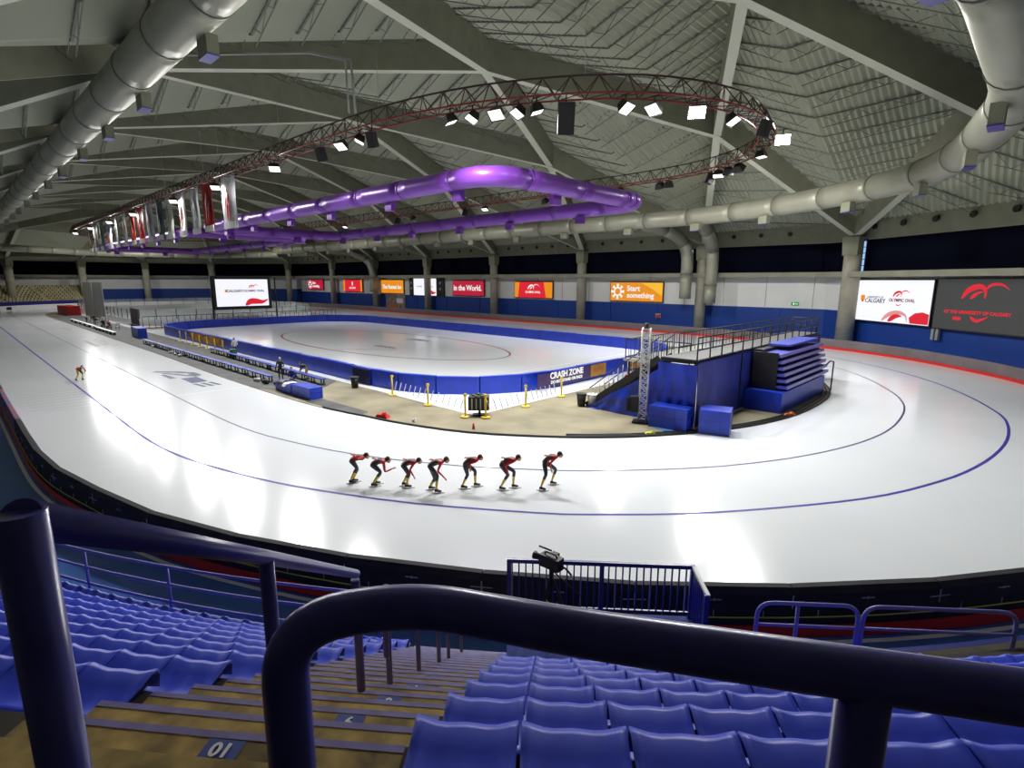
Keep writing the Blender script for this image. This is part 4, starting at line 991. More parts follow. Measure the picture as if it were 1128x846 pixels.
def bag(x, y, s_, label, m_, rz=0, z=.045):
    t = thing('kit_bag', label, 'bag', (x, y, z)); q = MB().tube([(-s_*.5,0,s_*.25),(-s_*.42,0,s_*.27),(0,0,s_*.3),(s_*.42,0,s_*.27),(s_*.5,0,s_*.25)], [s_*.12,s_*.25,s_*.28,s_*.25,s_*.12], 10); local('body', q, m_, t)
    local('handle', MB().tube([(-s_*.2,0,s_*.5),(-s_*.1,0,s_*.68),(s_*.1,0,s_*.68),(s_*.2,0,s_*.5)], s_*.03, 6), M_BLACK, t); t.rotation_euler = (0,0,rz)
bag(-39.6, 15.5, .6, 'black kit bag on the mat beside the padded blocks', M_BLACK, .3); bag(-41.0, 15.45, .5, 'small pale kit bag left of the black one by the ice', M_GREYM, 1.1); bag(-38.6, 15.9, .5, 'dark bag closest to the left padded block', M_BLUED, 2.0)
for i, x in enumerate((-61.5,-63.2,-59.8,-70.2)): bag(x, 15.45+.1*(i % 2), .45, ['pale','white','grey','light'][i]+' bag on the mat by the ice, %s of four up the straight' % ordw[i], M_WHITE if i % 2 else M_GREYM, i)
# red padded blocks, chairs at the far end
for i, (x, y, w_) in enumerate(((-150, 18.2, 3.0), (-146, 18.6, 4.0))): crate(x, y, .05, w_, 2.2, 1.9, .1, ['red padded block at the far end, outer one','red padded block at the far end, inner one'][i], M_RED)
for i, (x, y, l) in enumerate(((-114, 15.7, 22), (-95.5, 15.6, 13))):
    t = thing('white_bench_rail', 'long low white bench line by the ice, %s' % ('farther one' if i == 0 else 'closer one'), 'bench', (x, y, .04)); obj('seat_board', MB().box((x, y, .42), (l, .35, .1)), M_WHITE, t)
    for k in range(6): obj('leg', MB().box((x-l/2+.5+k*(l-1)/5, y, .2), (.1,.3,.34)), M_BLACK, t)
def folding_chair(x, y, rz, label, m_, group):
    t = thing('folding_chair', label, 'chair', (x, y, .04), group)
    local('seat', MB().box((0,0,.45), (.45,.42,.05)), m_, t); local('backrest', MB().box((0,.22,.78), (.45,.05,.32)), m_, t)
    for sx in (-.2,.2): local('leg', MB().bar((sx,-.2,0), (sx,.2,.62), .03, .03), M_BLACK, t); local('leg', MB().bar((sx,.22,0), (sx,-.18,.45), .03, .03), M_BLACK, t)
    t.rotation_euler = (0,0,rz)
for i in range(14):
    folding_chair(-78.5+i*1.35+(1.8 if i > 5 else 0), 54.6, .2*sin(i), 'black folding chair behind the far rink boards, %s along the row' % ordw[i], M_BLACK, 'folding chairs behind the far boards')
for i in range(8):
    folding_chair(-118+i*2.6, 17.4+.5*(i % 2), i*.7, 'folding chair among the skaters\' kit up the straight, %s along' % ordw[i], M_WHITE if i % 2 else M_BLACK, 'folding chairs up the straight')
# yellow posts
def post(x, y, h, label, m_=M_YEL):
    t = thing('barrier_post', label, 'post', (x, y, .05), 'yellow barrier posts')
    local('foot', MB().tube([(0,0,0),(0,0,.06)], [.3,.24], 12), m_, t); local('pole', MB().tube([(0,0,.05),(0,0,h)], .055, 8), m_, t); local('head', MB().box((0,0,h), (.14,.14,.14)), m_, t)
PST = [(-29.7,19.7),(-25.7,19.55),(-21.9,19.2),(-21.0,19.9),(-21.2,23.4),(-21.5,27.2)]
pl = ['tall yellow post farthest up the row by the blue boards','tall yellow post midway along the boards','yellow post left of the dark cart at the slab corner','yellow post right of the dark cart at the slab corner','tall yellow post right of the dark cart, along the end boards','tall yellow post closest to the banner on the end boards']
for (x, y), l in zip(PST, pl): post(x, y, 1.25, l)
for i in range(7): post(-75+i*2.6, 19.6-.05*i, 1.25, 'yellow post by the rink corner up the straight, %s from the blue mat box' % ordw[i])
def slant_net(a, b, label, m_=M_ALU, n=7, lean=.35, z0=.35, z1=1.0):
    t = thing('barrier_webbing', label, 'barrier', (*a, 0)); A = Vector((*a,0)); B = Vector((*b,0)); d = (B-A)
    for i in range(n):
        f0 = (i+.15)/n; f1 = f0+lean/n*1.6
        obj('slat', MB().bar(A+d*f0+Vector((0,0,z0)), A+d*min(f1,1)+Vector((0,0,z1)), .035, .035), m_, t)
slant_net((-29.6,19.75), (-25.8,19.6), 'slanted pale webbing between the two yellow posts at the boards'); slant_net((-25.6,19.6), (-22.0,19.3), 'slanted pale webbing between the middle yellow post and the cart', n=6)
slant_net((-21.0,20.2), (-21.15,23.2), 'slanted pale webbing right of the cart', n=6, lean=-.35); slant_net((-21.2,23.6), (-21.5,27.0), 'slanted pale webbing beside the end boards', n=7, lean=-.35)
# orange banner on the boards by the corner
t = thing('orange_mesh_banner', 'orange and yellow mesh banner along the rink boards behind yellow posts', 'banner', (-69,20.3,.05)); obj('sheet', MB().box((-68.5,20.42,.75), (11,.05,.85)), mat('orange_print', (.75,.38,.03), .6, nscale=1.4, c2=(.25,.06,.03)), t)
t = thing('equipment_cart', 'dark cart with round grille at the corner of the white slab', 'cart', (-21.6,20.0,.05))
obj('body', MB().box((-21.75,20.1,.75), (1.15,.8,.75), .75), M_BLACK, t); obj('stem', MB().tube([(-21.7,20.1,.05),(-21.7,20.1,.5)], .07, 8), M_BLACK, t); obj('base', MB().box((-21.7,20.05,.09), (.7,.5,.06), .75), M_BLACK, t)
cg = MB(); 
for k in range(5): cg.box((-21.75+.3*cos(k*1.25), 20.1+.3*sin(k*1.25), 1.16), (.18,.18,.12), k)
obj('cable_coil', cg, mat('olive_cable', (.12,.14,.05), .7), t)
for k in (-.36,-.12,.12,.36): obj('grille_bar', MB().box((-21.75+k*.73+.29, 20.1+k*.68-.32, .75), (.06,.04,.6), .75), M_GREYM, t)
for x, y, m_, l in ((-18.93,25.9,M_BLACK,'black bin at the foot of the stairs'), (-18.35,26.2,M_GREYM,'bin with a white liner at the foot of the stairs'), (-55.7,18.95,M_GREEN,'green bin between the benches and the boards'), (-33.7,19.3,M_BLACK,'dark bin at the gate in the rink boards')):
    t = thing('waste_bin', l, 'bin', (x, y, .04)); local('body', MB().tube([(0,0,0),(0,0,.75)], [.22,.3], 12), m_, t); local('rim', MB().tube([(0,0,.73),(0,0,.79)], .33, 12), M_WHITE if m_ is M_GREYM else m_, t)
t = thing('board_gate', 'black slatted gate in the blue rink boards', 'gate', (-34.6,20.45,.05))
obj('gate_frame', MB().box((-34.7,20.42,.62), (2.3,.08,1.1)), M_BLUED, t)
for k in range(9): obj('gate_bar', MB().box((-35.7+k*.25,20.34,.62), (.06,.05,1.05)), M_BLACK, t)
def small(x, y, label, m_, name, cat, sx=.5, sy=.3, sz=.14, rz=0):
    t = thing(name, label, cat, (x, y, .035)); local('body', MB().box((0,0,sz/2), (sx,sy,sz), 0, taper=.7), m_, t); local('top_part', MB().box((sx*.15,0,sz*1.2), (sx*.4,sy*.6,sz*.6), .4, taper=.6), m_, t); t.rotation_euler = (0,0,rz)
small(-25.1, 15.95, 'red crumpled bag on the tan floor at the edge of the ice', M_RED, 'cloth_bag', 'bag', .75, .45, .2, .5)
small(-23.1, 16.65, 'small white item on the floor edge near the red bag', M_WHITE, 'small_box', 'box', .25, .2, .14)
small(-12.8, 23.3, 'yellow-green bottle lying at the edge of the ice', M_YELL, 'drinks_bottle', 'bottle', .55, .25, .12, .8)
small(-9.1, 32.3, 'orange hand tool lying at the bend of the infield edge', M_ORANGE, 'hand_tool', 'tool', .7, .25, .14, .9)
t = thing('marker_cone', 'tiny dark red marker on the infield edge', 'marker', (-19.8,17.9,.04)); local('cone', MB().tube([(0,0,0),(0,0,.3)], [.07,.04], 8), M_RED, t)
# black hoses along the infield edge
for i, d in enumerate((.05, .25, .45)):
    P = offset(EDGE_R, d); P = [p for p in P if p[0] > -30 and p[1] < 52]
    if i: P = [p for p in P if p[0] > -20 and p[1] > 20]
    o = obj('rubber_hose', MB().tube([(x, y, .06) for x, y in P], .05, 6), M_BLACK, loc=(*P[0], 0)); tag(o, ['black hose lying right along the infield edge','black hose just inside the edge hose, round the bend','innermost black hose round the bend'][i], 'hose')
t = thing('blue_cloth', 'flat blue cloth on the concrete at the tower base', 'cloth', (-12.7,25.0,.03)); local('sheet', MB().slab([(-1.1,-.3),(.1,-.6),(1.0,.1),(.3,.4),(-.8,.3)], .0, .03), mat('pale_blue_cloth', (.05,.20,.42), .7), t)

# ================================================================== scaffold tower
TX, TY = -14.3, 25.1
t = thing('truss_tower', 'slim silver lattice tower on a black base plate', 'tower', (TX, TY, .03))
obj('base_plate', MB().box((TX, TY, .08), (1.0,.8,.08), .4), M_BLACK, t)
q = MB(); hw = .2; TT = 5.1
cn = [(-hw,-hw),(hw,-hw),(hw,hw),(-hw,hw)]
ca, sa = cos(.4), sin(.4); cn = [(x*ca-y*sa, x*sa+y*ca) for x, y in cn]
for x, y in cn: obj('upright', MB().tube([(TX+x, TY+y, .1),(TX+x, TY+y, TT)], .03, 6), M_ALU, t)
nb2 = 14
for k in range(nb2):
    z0, z1 = .2+(TT-.3)*k/nb2, .2+(TT-.3)*(k+1)/nb2
    for i in range(4):
        a, b = cn[i], cn[(i+1) % 4]
        if k % 2: a, b = b, a
        q.bar((TX+a[0], TY+a[1], z0), (TX+b[0], TY+b[1], z1), .032, .032); q.bar((TX+a[0], TY+a[1], z1), (TX+b[0], TY+b[1], z1), .032, .032)
obj('lattice', q, M_ALU, t); obj('top_light', MB().tube([(TX,TY,TT),(TX,TY,TT+.25)], .1, 8), M_BLACK, t)
t = thing('loudspeaker', 'black loudspeaker fixed low on the silver tower', 'loudspeaker', (TX-.36, TY-.3, .95)); local('cabinet', MB().box((0,0,.1), (.4,.4,.85), .7), M_BLACK, t); local('grille', MB().box((-.17,-.2,.1), (.3,.05,.75), .7), mat('speaker_grille', (.03,.03,.032), .8), t)

# ================================================================== stairs, platform and tarpaulins at the bend of the infield
PLZ = 3.5; PX = -11.9
stair = thing('access_stairs', 'black metal stairs climbing from the concrete to the raised platform', 'stairs', (-18.6,26.6,.03))
NS = 15
for i in range(NS):
    f = (i+.5)/NS; x = -18.6+(-14.1+18.6)*f; z = PLZ*(i+1)/(NS+1)
    obj('tread', MB().box((x, 27.0, z), (.5, 1.5, .07)), M_BLACK, stair)
    obj('riser', MB().box((x+.2, 27.0, z-.12), (.04, 1.45, .2)), M_BLACK, stair)
for y in (26.25, 27.75): obj('stringer', MB().bar((-18.8,y,.05), (-14.1,y,PLZ-.1), .09, .38), M_BLACK, stair)
for y in (26.25, 27.75):
    obj('handrail', MB().tube([(-18.6,y,1.15), (-14.15,y,PLZ+1.05)], .03, 6), M_BLACK, stair)
    for k in range(15):
        f = k/14; x = -18.5+(-14.2+18.5)*f; z = PLZ*f; obj('baluster', MB().tube([(x,y,z+.05),(x,y,z+1.08)], .022, 5), M_GREYM if y < 27 else M_BLACK, stair)
PY1 = 47.5
plat = thing('raised_platform', 'long raised black platform deck behind the blue tarpaulin wall', 'platform', (-13.2,26,.03))
obj('deck', MB().box((-12.98,(26.2+PY1)/2,PLZ-.1), (2.06,PY1-26.2,.2)), M_BLACK, plat)
obj('deck_sheet', MB().box((-12.98,(26.2+PY1)/2,PLZ+.01), (1.96,PY1-26.3,.03)), mat('deck_ply', (.10,.10,.10), .7), plat)
for y in (26.4, 33, 40, 47):
    for x in (-13.9,-12.1): obj('leg', MB().box((x,y,PLZ/2), (.14,.14,PLZ-.2)), M_BLACK, plat)
railing('platform_railing', 'black railing along the ice side of the raised platform', [(PX-.12,26.3,PLZ),(PX-.12,PY1-.1,PLZ)], PLZ, 1.15, M_BLACK, 1.5, (1.0,.45), .04)
railing('platform_railing', 'black railing along the rink side of the raised platform', [(-13.9,28.0,PLZ),(-13.9,PY1-.1,PLZ)], PLZ, 1.15, M_BLACK, 1.5, (1.0,.3), .035, .5)
railing('platform_railing', 'short black railing across the far end of the platform', [(-13.8,PY1-.1,PLZ),(PX-.2,PY1-.1,PLZ)], PLZ, 1.15, M_BLACK, 1.2, (1.0,.45), .04)
# lower landing with pale railings behind
t = thing('lower_landing', 'low grey landing with steps behind the platform', 'platform', (-19.5,42,.03))
obj('deck', MB().box((-20.0,42.5,1.4), (5.5,12,.18)), M_GREYM, t)
for x, y in ((-22.5,37),(-22.5,48),(-17.5,37),(-17.5,48)): obj('leg', MB().box((x,y,.7), (.14,.14,1.3)), M_BLACK, t)
railing('landing_railing', 'black picket railing on the low landing, beside the rink corner', [(-22.6,36.6,1.49),(-22.6,48.4,1.49)], 0, 1.5, M_BLACK, 2.0, (1.0,.1), .04, .42)
railing('landing_railing', 'taller black picket railing across the low landing', [(-22.6,36.6,1.49),(-17.3,36.6,1.49)], 0, 1.6, M_BLACK, 1.7, (1.0,.1), .04, .42)
# tarpaulin wall: long side, built of separate sheets with creases
def tarp(name, label, A, B, z0, z1, z0b=None, z1b=None, m_=M_TARP, amp=.06, seed=0, parent=None):
    A = Vector((*A,0)); B = Vector((*B,0)); d = B-A; n_ = Vector((d.y,-d.x,0)).normalized(); nx, nz = 26, 12; VV = []; FF = []
    z0b = z0 if z0b is None else z0b; z1b = z1 if z1b is None else z1b
    for i in range(nx+1):
        for j in range(nz+1):
            u, v_ = i/nx, j/nz; lo = z0+(z0b-z0)*u; hi = z1+(z1b-z1)*u
            w_ = amp*(sin(u*9+seed+v_*3)*.6+sin(u*23+seed*2-v_*5)*.3+sin(v_*8+u*13+seed)*.3)*(1-.6*abs(2*v_-1))
            VV.append(A+d*u+Vector((0,0,lo+(hi-lo)*v_))+n_*(w_+amp))
    for i in range(nx):
        for j in range(nz): FF.append((i*(nz+1)+j, (i+1)*(nz+1)+j, (i+1)*(nz+1)+j+1, i*(nz+1)+j+1))
    q = MB().add(VV, FF, 0, True)
    if parent: return obj(name, q, m_, parent)
    o = obj(name, q, m_, loc=tuple(A)); tag(o, label, 'tarpaulin'); return o
tw = thing('tarpaulin_wall', 'tall blue tarpaulin wall under the raised platform', 'tarpaulin', (PX+.05,26,.03))
for i, (y0, y1) in enumerate(((25.96,31.6),(31.65,34.5),(34.5,36.2))): tarp('sheet', None, (PX+.08, y0), (PX+.08, y1), .05, PLZ-.1, seed=i*3, parent=tw, amp=.04, m_=mat('blue_tarp_long', (.035,.05,.36), .45, noise=.2, nscale=.7, bump=.2, bscale=1.5))
obj('edge_strip', MB().box((PX+.1,31.62,PLZ/2), (.14,.05,PLZ-.2)), M_BLACK, tw)
tarp('tarpaulin', 'creased blue tarpaulin hung below the stairs', (-18.5,26.0), (-13.9,26.0), .04, .1, None, 2.9, amp=.12, seed=2)
tarp('tarpaulin', 'narrow creased blue tarpaulin beside the tall platform corner', (-13.95,25.95), (PX+.12,25.95), .04, 3.3, amp=.08, seed=5)
crate(-12.72, 25.2, .03, 2.0, .95, 1.15, .1, 'large bright blue padded block in front of the platform corner')
crate(-10.75, 26.1, .03, 1.45, 1.3, 1.2, .3, 'smaller bright blue padded block beside the platform corner')
# end of the platform: tiered folded bleacher
bl = thing('folded_bleacher', 'folded blue tiered bleacher on a dark blue base at the bend', 'bleacher', (-10.6,37.5,.03))
obj('base_cover', MB().box((-10.65,36.6,.62), (2.1,8.6,1.2)), M_BLUEP, bl)
for k in range(6):
    z = 1.42+k*.36; x0 = -9.62-.10*k
    obj('tier', MB().box((x0-.75,37.3,z), (1.5,8.6,.17)), M_TIER, bl)
    obj('tier_nosing', MB().box((x0+.02,37.3,z+.02), (.06,8.6,.2)), M_RAILL, bl)
    for y in (33.2, 35.3, 38.6): obj('strut', MB().box((x0-.9,y,z-.17), (.9,.08,.14)), M_BLACK, bl)
obj('side_frame', MB().box((-10.9,33.0,2.3), (1.4,.1,2.2)), M_BLACK, bl)
obj('back_cover', MB().box((-11.45,36.0,2.4), (.5,5.4,2.2)), M_BLACK, bl)
obj('top_board', MB().box((-11.0,38.4,3.62), (1.3,6.0,.12)), M_TIER, bl)
obj('end_loop', MB().tube([(-9.3,41.6,.1),(-9.3,41.6,2.1),(-9.3,40.6,2.25),(-9.3,39.8,2.1)], .05, 6), M_BLACK, bl)
tarp('tarpaulin', 'dark blue sheet closing the far part of the platform side', (PX+.1,41.4), (PX+.1,PY1), .05, PLZ-.1, amp=.05, seed=8, m_=M_BLUED)
# crash-zone banner on the end boards
t = thing('board_banner', 'purple and brown banner on the end boards reading CRASH ZONE', 'banner', (-22.6,27,.6))
R1 = Vector((.05, 1, 0)).normalized(); 
obj('sheet', MB().box((-23.58,31.3,.72), (.04,8.2,.95)), mat('banner_purple', (.05,.02,.11), .5), t)
obj('print_patch', MB().box((-23.54,34.3,.75), (.03,2.0,.9)), mat('banner_brown', (.30,.10,.02), .5, nscale=2.5, c2=(.45,.24,.03)), t)
text('lettering', 'CRASH ZONE', M_TXTW, t, (-23.53,30.4,.95), (0,1,0), (0,0,1), .62, 'CENTER', .02); text('lettering', 'DO NOT STAND ON PADS', M_TXTW, t, (-23.53,30.4,.5), (0,1,0), (0,0,1), .30, 'CENTER', .01)
t = thing('board_banner', 'brown and purple picture banner at the rink corner near the landing', 'banner', (-23.5,40,.6)); obj('sheet', MB().box((-23.56,41.2,.75), (.04,5.0,1.0)), mat('banner_brown', (.30,.10,.02), .5, nscale=2.5, c2=(.45,.24,.03)), t)
t = thing('red_kit_bag', 'small red bag on the stairs', 'bag', (-16.2,26.7,1.95)); local('body', MB().box((0,0,.12), (.5,.35,.25), .3, taper=.8), M_RED, t); local('handle', MB().tube([(-.12,0,.24),(0,0,.36),(.12,0,.24)], .02, 5), M_BLACK, t)

# ================================================================== near stand
R0, RUN, RISE = RC-2.0, .72, .5          # radius of the tread-10 nosing
ZT10 = 5.47
def zt(k): return ZT10-RISE*(10-k)        # tread height of row k
def rn(k): return R0-RUN*(10-k)           # nosing radius of row k
def arc_block(R1, R2, l0, l1, z0, z1, mi=0, q=None, step=.6):
    """solid ring sector between radii R1<R2, lateral l0..l1 measured from the aisle axis"""
    q = q or MB(); n = max(1, int(abs(l1-l0)/step)); A = []
    for i in range(n):
        la, lb = l0+(l1-l0)*i/n, l0+(l1-l0)*(i+1)/n
        p = [arcpt(R1, la), arcpt(R1, lb), arcpt(R2, lb), arcpt(R2, la)]
        q.hexa([(v.x, v.y, z0) for v in p]+[(v.x, v.y, z1) for v in p], mi)
    return q
AL, AR = -2.42, -.60
stand = thing('floor_terrace', 'stepped concrete terrace of the near stand', None, (0,0,0), kind='structure')
for k in range(1, 13):
    z = zt(k) if k < 11 else 6.0
    r1 = rn(k); r2 = rn(k+1) if k < 12 else r1+3
    if k == 11: r2 = r1+4
    if k == 12: continue
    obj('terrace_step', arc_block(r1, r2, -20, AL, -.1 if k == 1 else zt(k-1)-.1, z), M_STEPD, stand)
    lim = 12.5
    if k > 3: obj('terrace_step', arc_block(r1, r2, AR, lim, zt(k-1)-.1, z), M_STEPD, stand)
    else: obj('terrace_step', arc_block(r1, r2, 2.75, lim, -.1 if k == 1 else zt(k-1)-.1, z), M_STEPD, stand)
aisle = thing('aisle_stairs', 'yellowish worn concrete aisle steps running down between the seat blocks', 'stairs', tuple(SL(4, -1.5, 3.5)))
def aisle_steps(l0, l1, parent, kmin=1):
    for k in range(kmin, 11):
        for hf in (0, 1):      # full tread, then the half step in front of the next row up
            z = zt(k)-(0 if hf == 0 else RISE/2)
            r1 = rn(k)-(0 if hf == 0 else RUN/2); r2 = r1+RUN/2
            st = obj('step', arc_block(r1, r2, l0, l1, max(-.02, z-.55), z, step=.9), M_STEP, parent)
            obj('nosing', arc_block(r1-.004, r1+.034, l0, l1, z-.02, z+.003, step=.9), M_NOSE, st)
aisle_steps(AL, AR, aisle)
obj('step', arc_block(rn(11), rn(11)+.8, AL, AR, 4.9, ZT10+RISE*.5-.02), M_STEP, aisle)
obj('step', arc_block(rn(11)-.36, rn(11), AL, AR, 4.9, ZT10+.25), M_STEP, aisle)
aisle2 = thing('aisle_stairs', 'yellowish concrete aisle steps at the far side of the seats right of the post', 'stairs', tuple(SL(4, 5.2, 3.5)))
A2L, A2R = 3.95, 5.3
for k in range(3, 10): 
    st = obj('step', arc_block(rn(k)-.0, rn(k)+RUN, A2L+.12*(9-k)*0, A2R, zt(k)-.5, zt(k)+.012, step=.9), M_STEP, aisle2); obj('nosing', arc_block(rn(k)-.006, rn(k)+.05, A2L, A2R, zt(k)-.01, zt(k)+.016, step=.9), M_NOSE, st)
# numbers on the steps
for k in range(10, 0, -1):
    p = arcpt(rn(k)+.092, -1.4 if k == 10 else -1.12); p.z = zt(k)+.004
    rad = (p-CEN); rad.z = 0; rad.normalize(); tang = Vector((-rad.y, rad.x, 0))
    if tang.dot(V) > 0: tang = -tang          # digits read from below, upside down for the camera
    q = MB(); h = .1
    q.add([p+tang*.085-rad*.052, p-tang*.085-rad*.052, p-tang*.085+rad*.052, p+tang*.085+rad*.052], [(0,1,2,3)])
    pl_ = obj('number_plate', q, mat('plate_blue', (.012,.04,.30), .5), aisle)
    text('digits', str(k), M_WHITE, pl_, p+Vector((0,0,.003)), tang, rad, .098, 'CENTER', .003, depth=.0015)
# ------------------------------------------------------------------ seats
def shell(prof, wd, th, dish, nx=10):
    q = MB(); P = []; n = len(prof); W = nx+1
    for y, z, dd in prof:
        for i in range(W):
            u = i/nx*2-1; P.append((u*wd/2, y, z+dish*dd*(abs(u)**2.2-.35)+.006*cos(u*PI*2)*dd))
    F = [(j*W+i, (j+1)*W+i, (j+1)*W+i+1, j*W+i+1) for j in range(n-1) for i in range(nx)]; o = len(P)
    P2 = [(x, y-.004, z-th) for x, y, z in P]; G = [(o+a, o+d, o+c, o+b) for a, b, c, d in F]
    for j in range(n-1):
        a = j*W; G.append((a, o+a, o+a+W, a+W)); b = a+nx; G.append((b, b+W, o+b+W, o+b))
    for i in range(nx): G.append((i, i+1, o+i+1, o+i)); c = (n-1)*W+i; G.append((c, o+c, o+c+1, c+1))
    return q.add(P+P2, F+G, 0, True)
def pan_mesh():      # dished pan whose waved front lip overhangs the edge of the tread
    return shell([(.075,-.03,.3),(.09,.03,.8),(.075,.062,1),(.03,.072,1),(-.06,.05,1.1),(-.16,.035,1.2),(-.26,.04,1.1),(-.33,.065,1)], .456, .02, .026)
def back_mesh():     # low back that curls up from the pan
    return shell([(-.335,.066,1),(-.40,.10,.9),(-.45,.15,.8),(-.475,.205,.7),(-.49,.235,.6),(-.505,.24,.5)], .456, .02, -.012)
def leg_mesh(): return MB().box((0,-.12,.0), (.36,.3,.03)).box((0,-.42,.045), (.36,.05,.09))
s0 = None; SEATS = 0
def seat(R, ang_l, z, label, group):
    """R radius of the back's top edge, ang_l arc distance from the aisle axis"""
    global s0, SEATS
    a = ang_l/R; rad = -U*cos(a)+V*sin(a); p = CEN+rad*R; p.z = z
    rz = math.atan2(-rad.y, -rad.x)-PI/2
    if s0 is None:
        t = thing('stadium_seat', label, 'seat', tuple(p), group)
        local('backrest', back_mesh(), M_SEAT, t); local('seat_pan', pan_mesh(), M_SEAT, t); local('mounting_foot', leg_mesh(), M_BLUED, t); s0 = t
    else:
        t = s0.copy(); COL.objects.link(t); t.location = p; t['label'] = label; t['group'] = group
        for ch in [c for c in s0.children]:
            c = ch.copy(); COL.objects.link(c); c.parent = t
    t.rotation_euler = (0, 0, rz); SEATS += 1
PITCH_S = .472
for k in range(10, 3, -1):
    for i in range(9):
        l = AR+.27+PITCH_S*i
        seat(rn(k), l, zt(k)+.02, 'blue plastic seat right of the aisle, %s from the steps, %s row down' % (ordw[i], ordw[10-k]), 'seats right of the aisle')
    for i in range(3 if k > 6 else 4):
        l = A2R+.27+PITCH_S*i
        if k < 9: seat(rn(k), l, zt(k)+.02, 'blue plastic seat beyond the second aisle, %s from its steps, %s row down' % (ordw[i], ordw[10-k]), 'seats beyond the second aisle')
for k in (3, 2, 1):
    for i in range(6):
        l = 2.75+.3+PITCH_S*i
        seat(rn(k), l, zt(k)+.02, 'blue plastic seat beside the camera platform, %s from it, %s row down' % (ordw[i], ordw[10-k]), 'seats beside the camera platform')
cnt = {9: 7, 8: 10, 7: 13, 6: 16, 5: 18, 4: 20, 3: 22, 2: 24, 1: 26}
for k in range(9, 0, -1):
    for i in range(cnt[k]):
        l = AL-.25-PITCH_S*i
        seat(rn(k), l, zt(k)+.02, 'blue plastic seat left of the aisle, %s from the steps, %s row down' % (ordw[i], ordw[9-k]), 'seats left of the aisle')

# ------------------------------------------------------------------ rails of the stand
def tube_rail(name, label, segs, m_, loc, cat='railing', group=None):
    t = thing(name, label, cat, loc, group)
    for nm, P, r in segs: obj(nm, MB().tube(P, r, 16), m_, t)
    return t
def rounded(P, r, n=6):
    out = [Vector(P[0])]
    for a, b, c in zip(P, P[1:], P[2:]):
        a, b, c = Vector(a), Vector(b), Vector(c); u = (a-b).normalized(); v_ = (c-b).normalized()
        rr = min(r, (a-b).length*.49, (c-b).length*.49); p0 = b+u*rr; p1 = b+v_*rr
        for i in range(n+1):
            t = i/n; out.append(p0*(1-t)**2+b*2*t*(1-t)+p1*t*t)
    out.append(Vector(P[-1])); return out
ZR = 7.03
tube_rail('guard_rail', 'thick dark navy guard rail bending down beside the steps, closest to the camera',
    [('top_rail', rounded([SL(.64,-.365,6.0), SL(.64,-.357,ZR+.005), SL(.715,-.20,ZR), SL(.66,.05,ZR), SL(.634,.213,ZR), SL(.605,.393,ZR), SL(.58,.554,ZR), SL(.5,1.1,ZR), SL(.42,1.5,ZR), SL(.36,2.3,ZR), SL(.36,2.3,6.0)], .13, 8), .0315),
     ('post', [SL(.60,.395,6.0), SL(.605,.393,ZR-.01)], .030)], M_RAIL, tuple(SL(.6,0,6.0)))
tube_rail('stair_handrail', 'dark navy handrail with tall posts at the head of the aisle, cut by the frame',
    [('top_rail', [SL(.70,-.78,7.15), SL(1.95,-1.13,6.39), SL(3.34,-1.3,5.50)], .030), ('post', [SL(.70,-.78,6.0), SL(.70,-.78,7.16)], .034), ('post', [SL(1.95,-1.13,5.2), SL(1.95,-1.13,6.37)], .030), ('post', [SL(3.32,-1.3,4.6), SL(3.32,-1.3,5.47)], .030)], M_RAIL, tuple(SL(1.9,-1.1,5.3)))
mid_posts = [(4.0,-1.31),(5.05,-1.33),(6.2,-1.36),(6.95,-1.38),(8.3,-1.42)]
def lineH(s): return 7.5-.65-.69*s
tube_rail('stair_handrail', 'slim navy handrail running down the middle of the aisle steps',
    [('top_rail', rounded([SL(3.95,-1.31,lineH(4)+.3), SL(3.95,-1.31,lineH(4)+.93), SL(8.35,-1.42,lineH(8.3)+.93), SL(8.35,-1.42,lineH(8.3)+.3)], .12), .026)]+
    [('post', [SL(s,l,lineH(s)-.25), SL(s,l,lineH(s)+.92)], .026) for s, l in mid_posts], M_RAIL, tuple(SL(6,-1.35,3)))
# blue rails at the foot of the stand
railing('walkway_railing', 'blue three-bar railing curving along the foot of the left seat block', [tuple(arcpt(37.55, l)+Vector((0,0,.75))) for l in [-20+1.0*i for i in range(18)]], 0, 1.15, M_RAILL, 2.35, (1.0,.66,.33), .028)
def loop_rail(label, l0, l1, s=8.75, z=2.02, zb=1.0, mid=True):
    t = thing('front_rail', label, 'railing', tuple(SL(s, (l0+l1)/2, zb-.05)), 'lilac rails at the front of the stand')
    obj('hoop', MB().tube(rounded([SL(s,l0,zb), SL(s,l0,z), SL(s,l1,z), SL(s,l1,zb)], .28), .036, 10), M_RAILL, t)
    obj('mid_rail', MB().tube([SL(s,l0,z-.42), SL(s,l1,z-.42)], .028, 8), M_RAILL, t)
    if mid: obj('post', MB().tube([SL(s,l0+(l1-l0)*.4,zb), SL(s,l0+(l1-l0)*.4,z)], .034, 8), M_RAILL, t)
loop_rail('lilac hooped rail right of the camera platform', 3.72, 5.42)
loop_rail('lilac hooped rail at the right edge of the picture', 5.5, 8.0, mid=False)
loop_rail('low lilac hooped rail tight beside the camera platform', 2.75, 3.6, s=8.3, z=1.62, mid=False)
# curb walls at the foot of the stand
struct('wall_front', arc_block(rn(1)-.12, rn(1)-.005, 2.7, 12.5, -.02, .97, q=arc_block(rn(1)-.12, rn(1)-.005, -20, AL, -.02, .97)), M_BLUED, label='low dark blue front wall of the stand')
wlq = MB(); arc_block(37.0, 37.14, -20, 14, -.03, -.012, q=wlq); obj('floor_stripe', wlq, M_WHITE, bpy.data.objects['floor_concourse'])

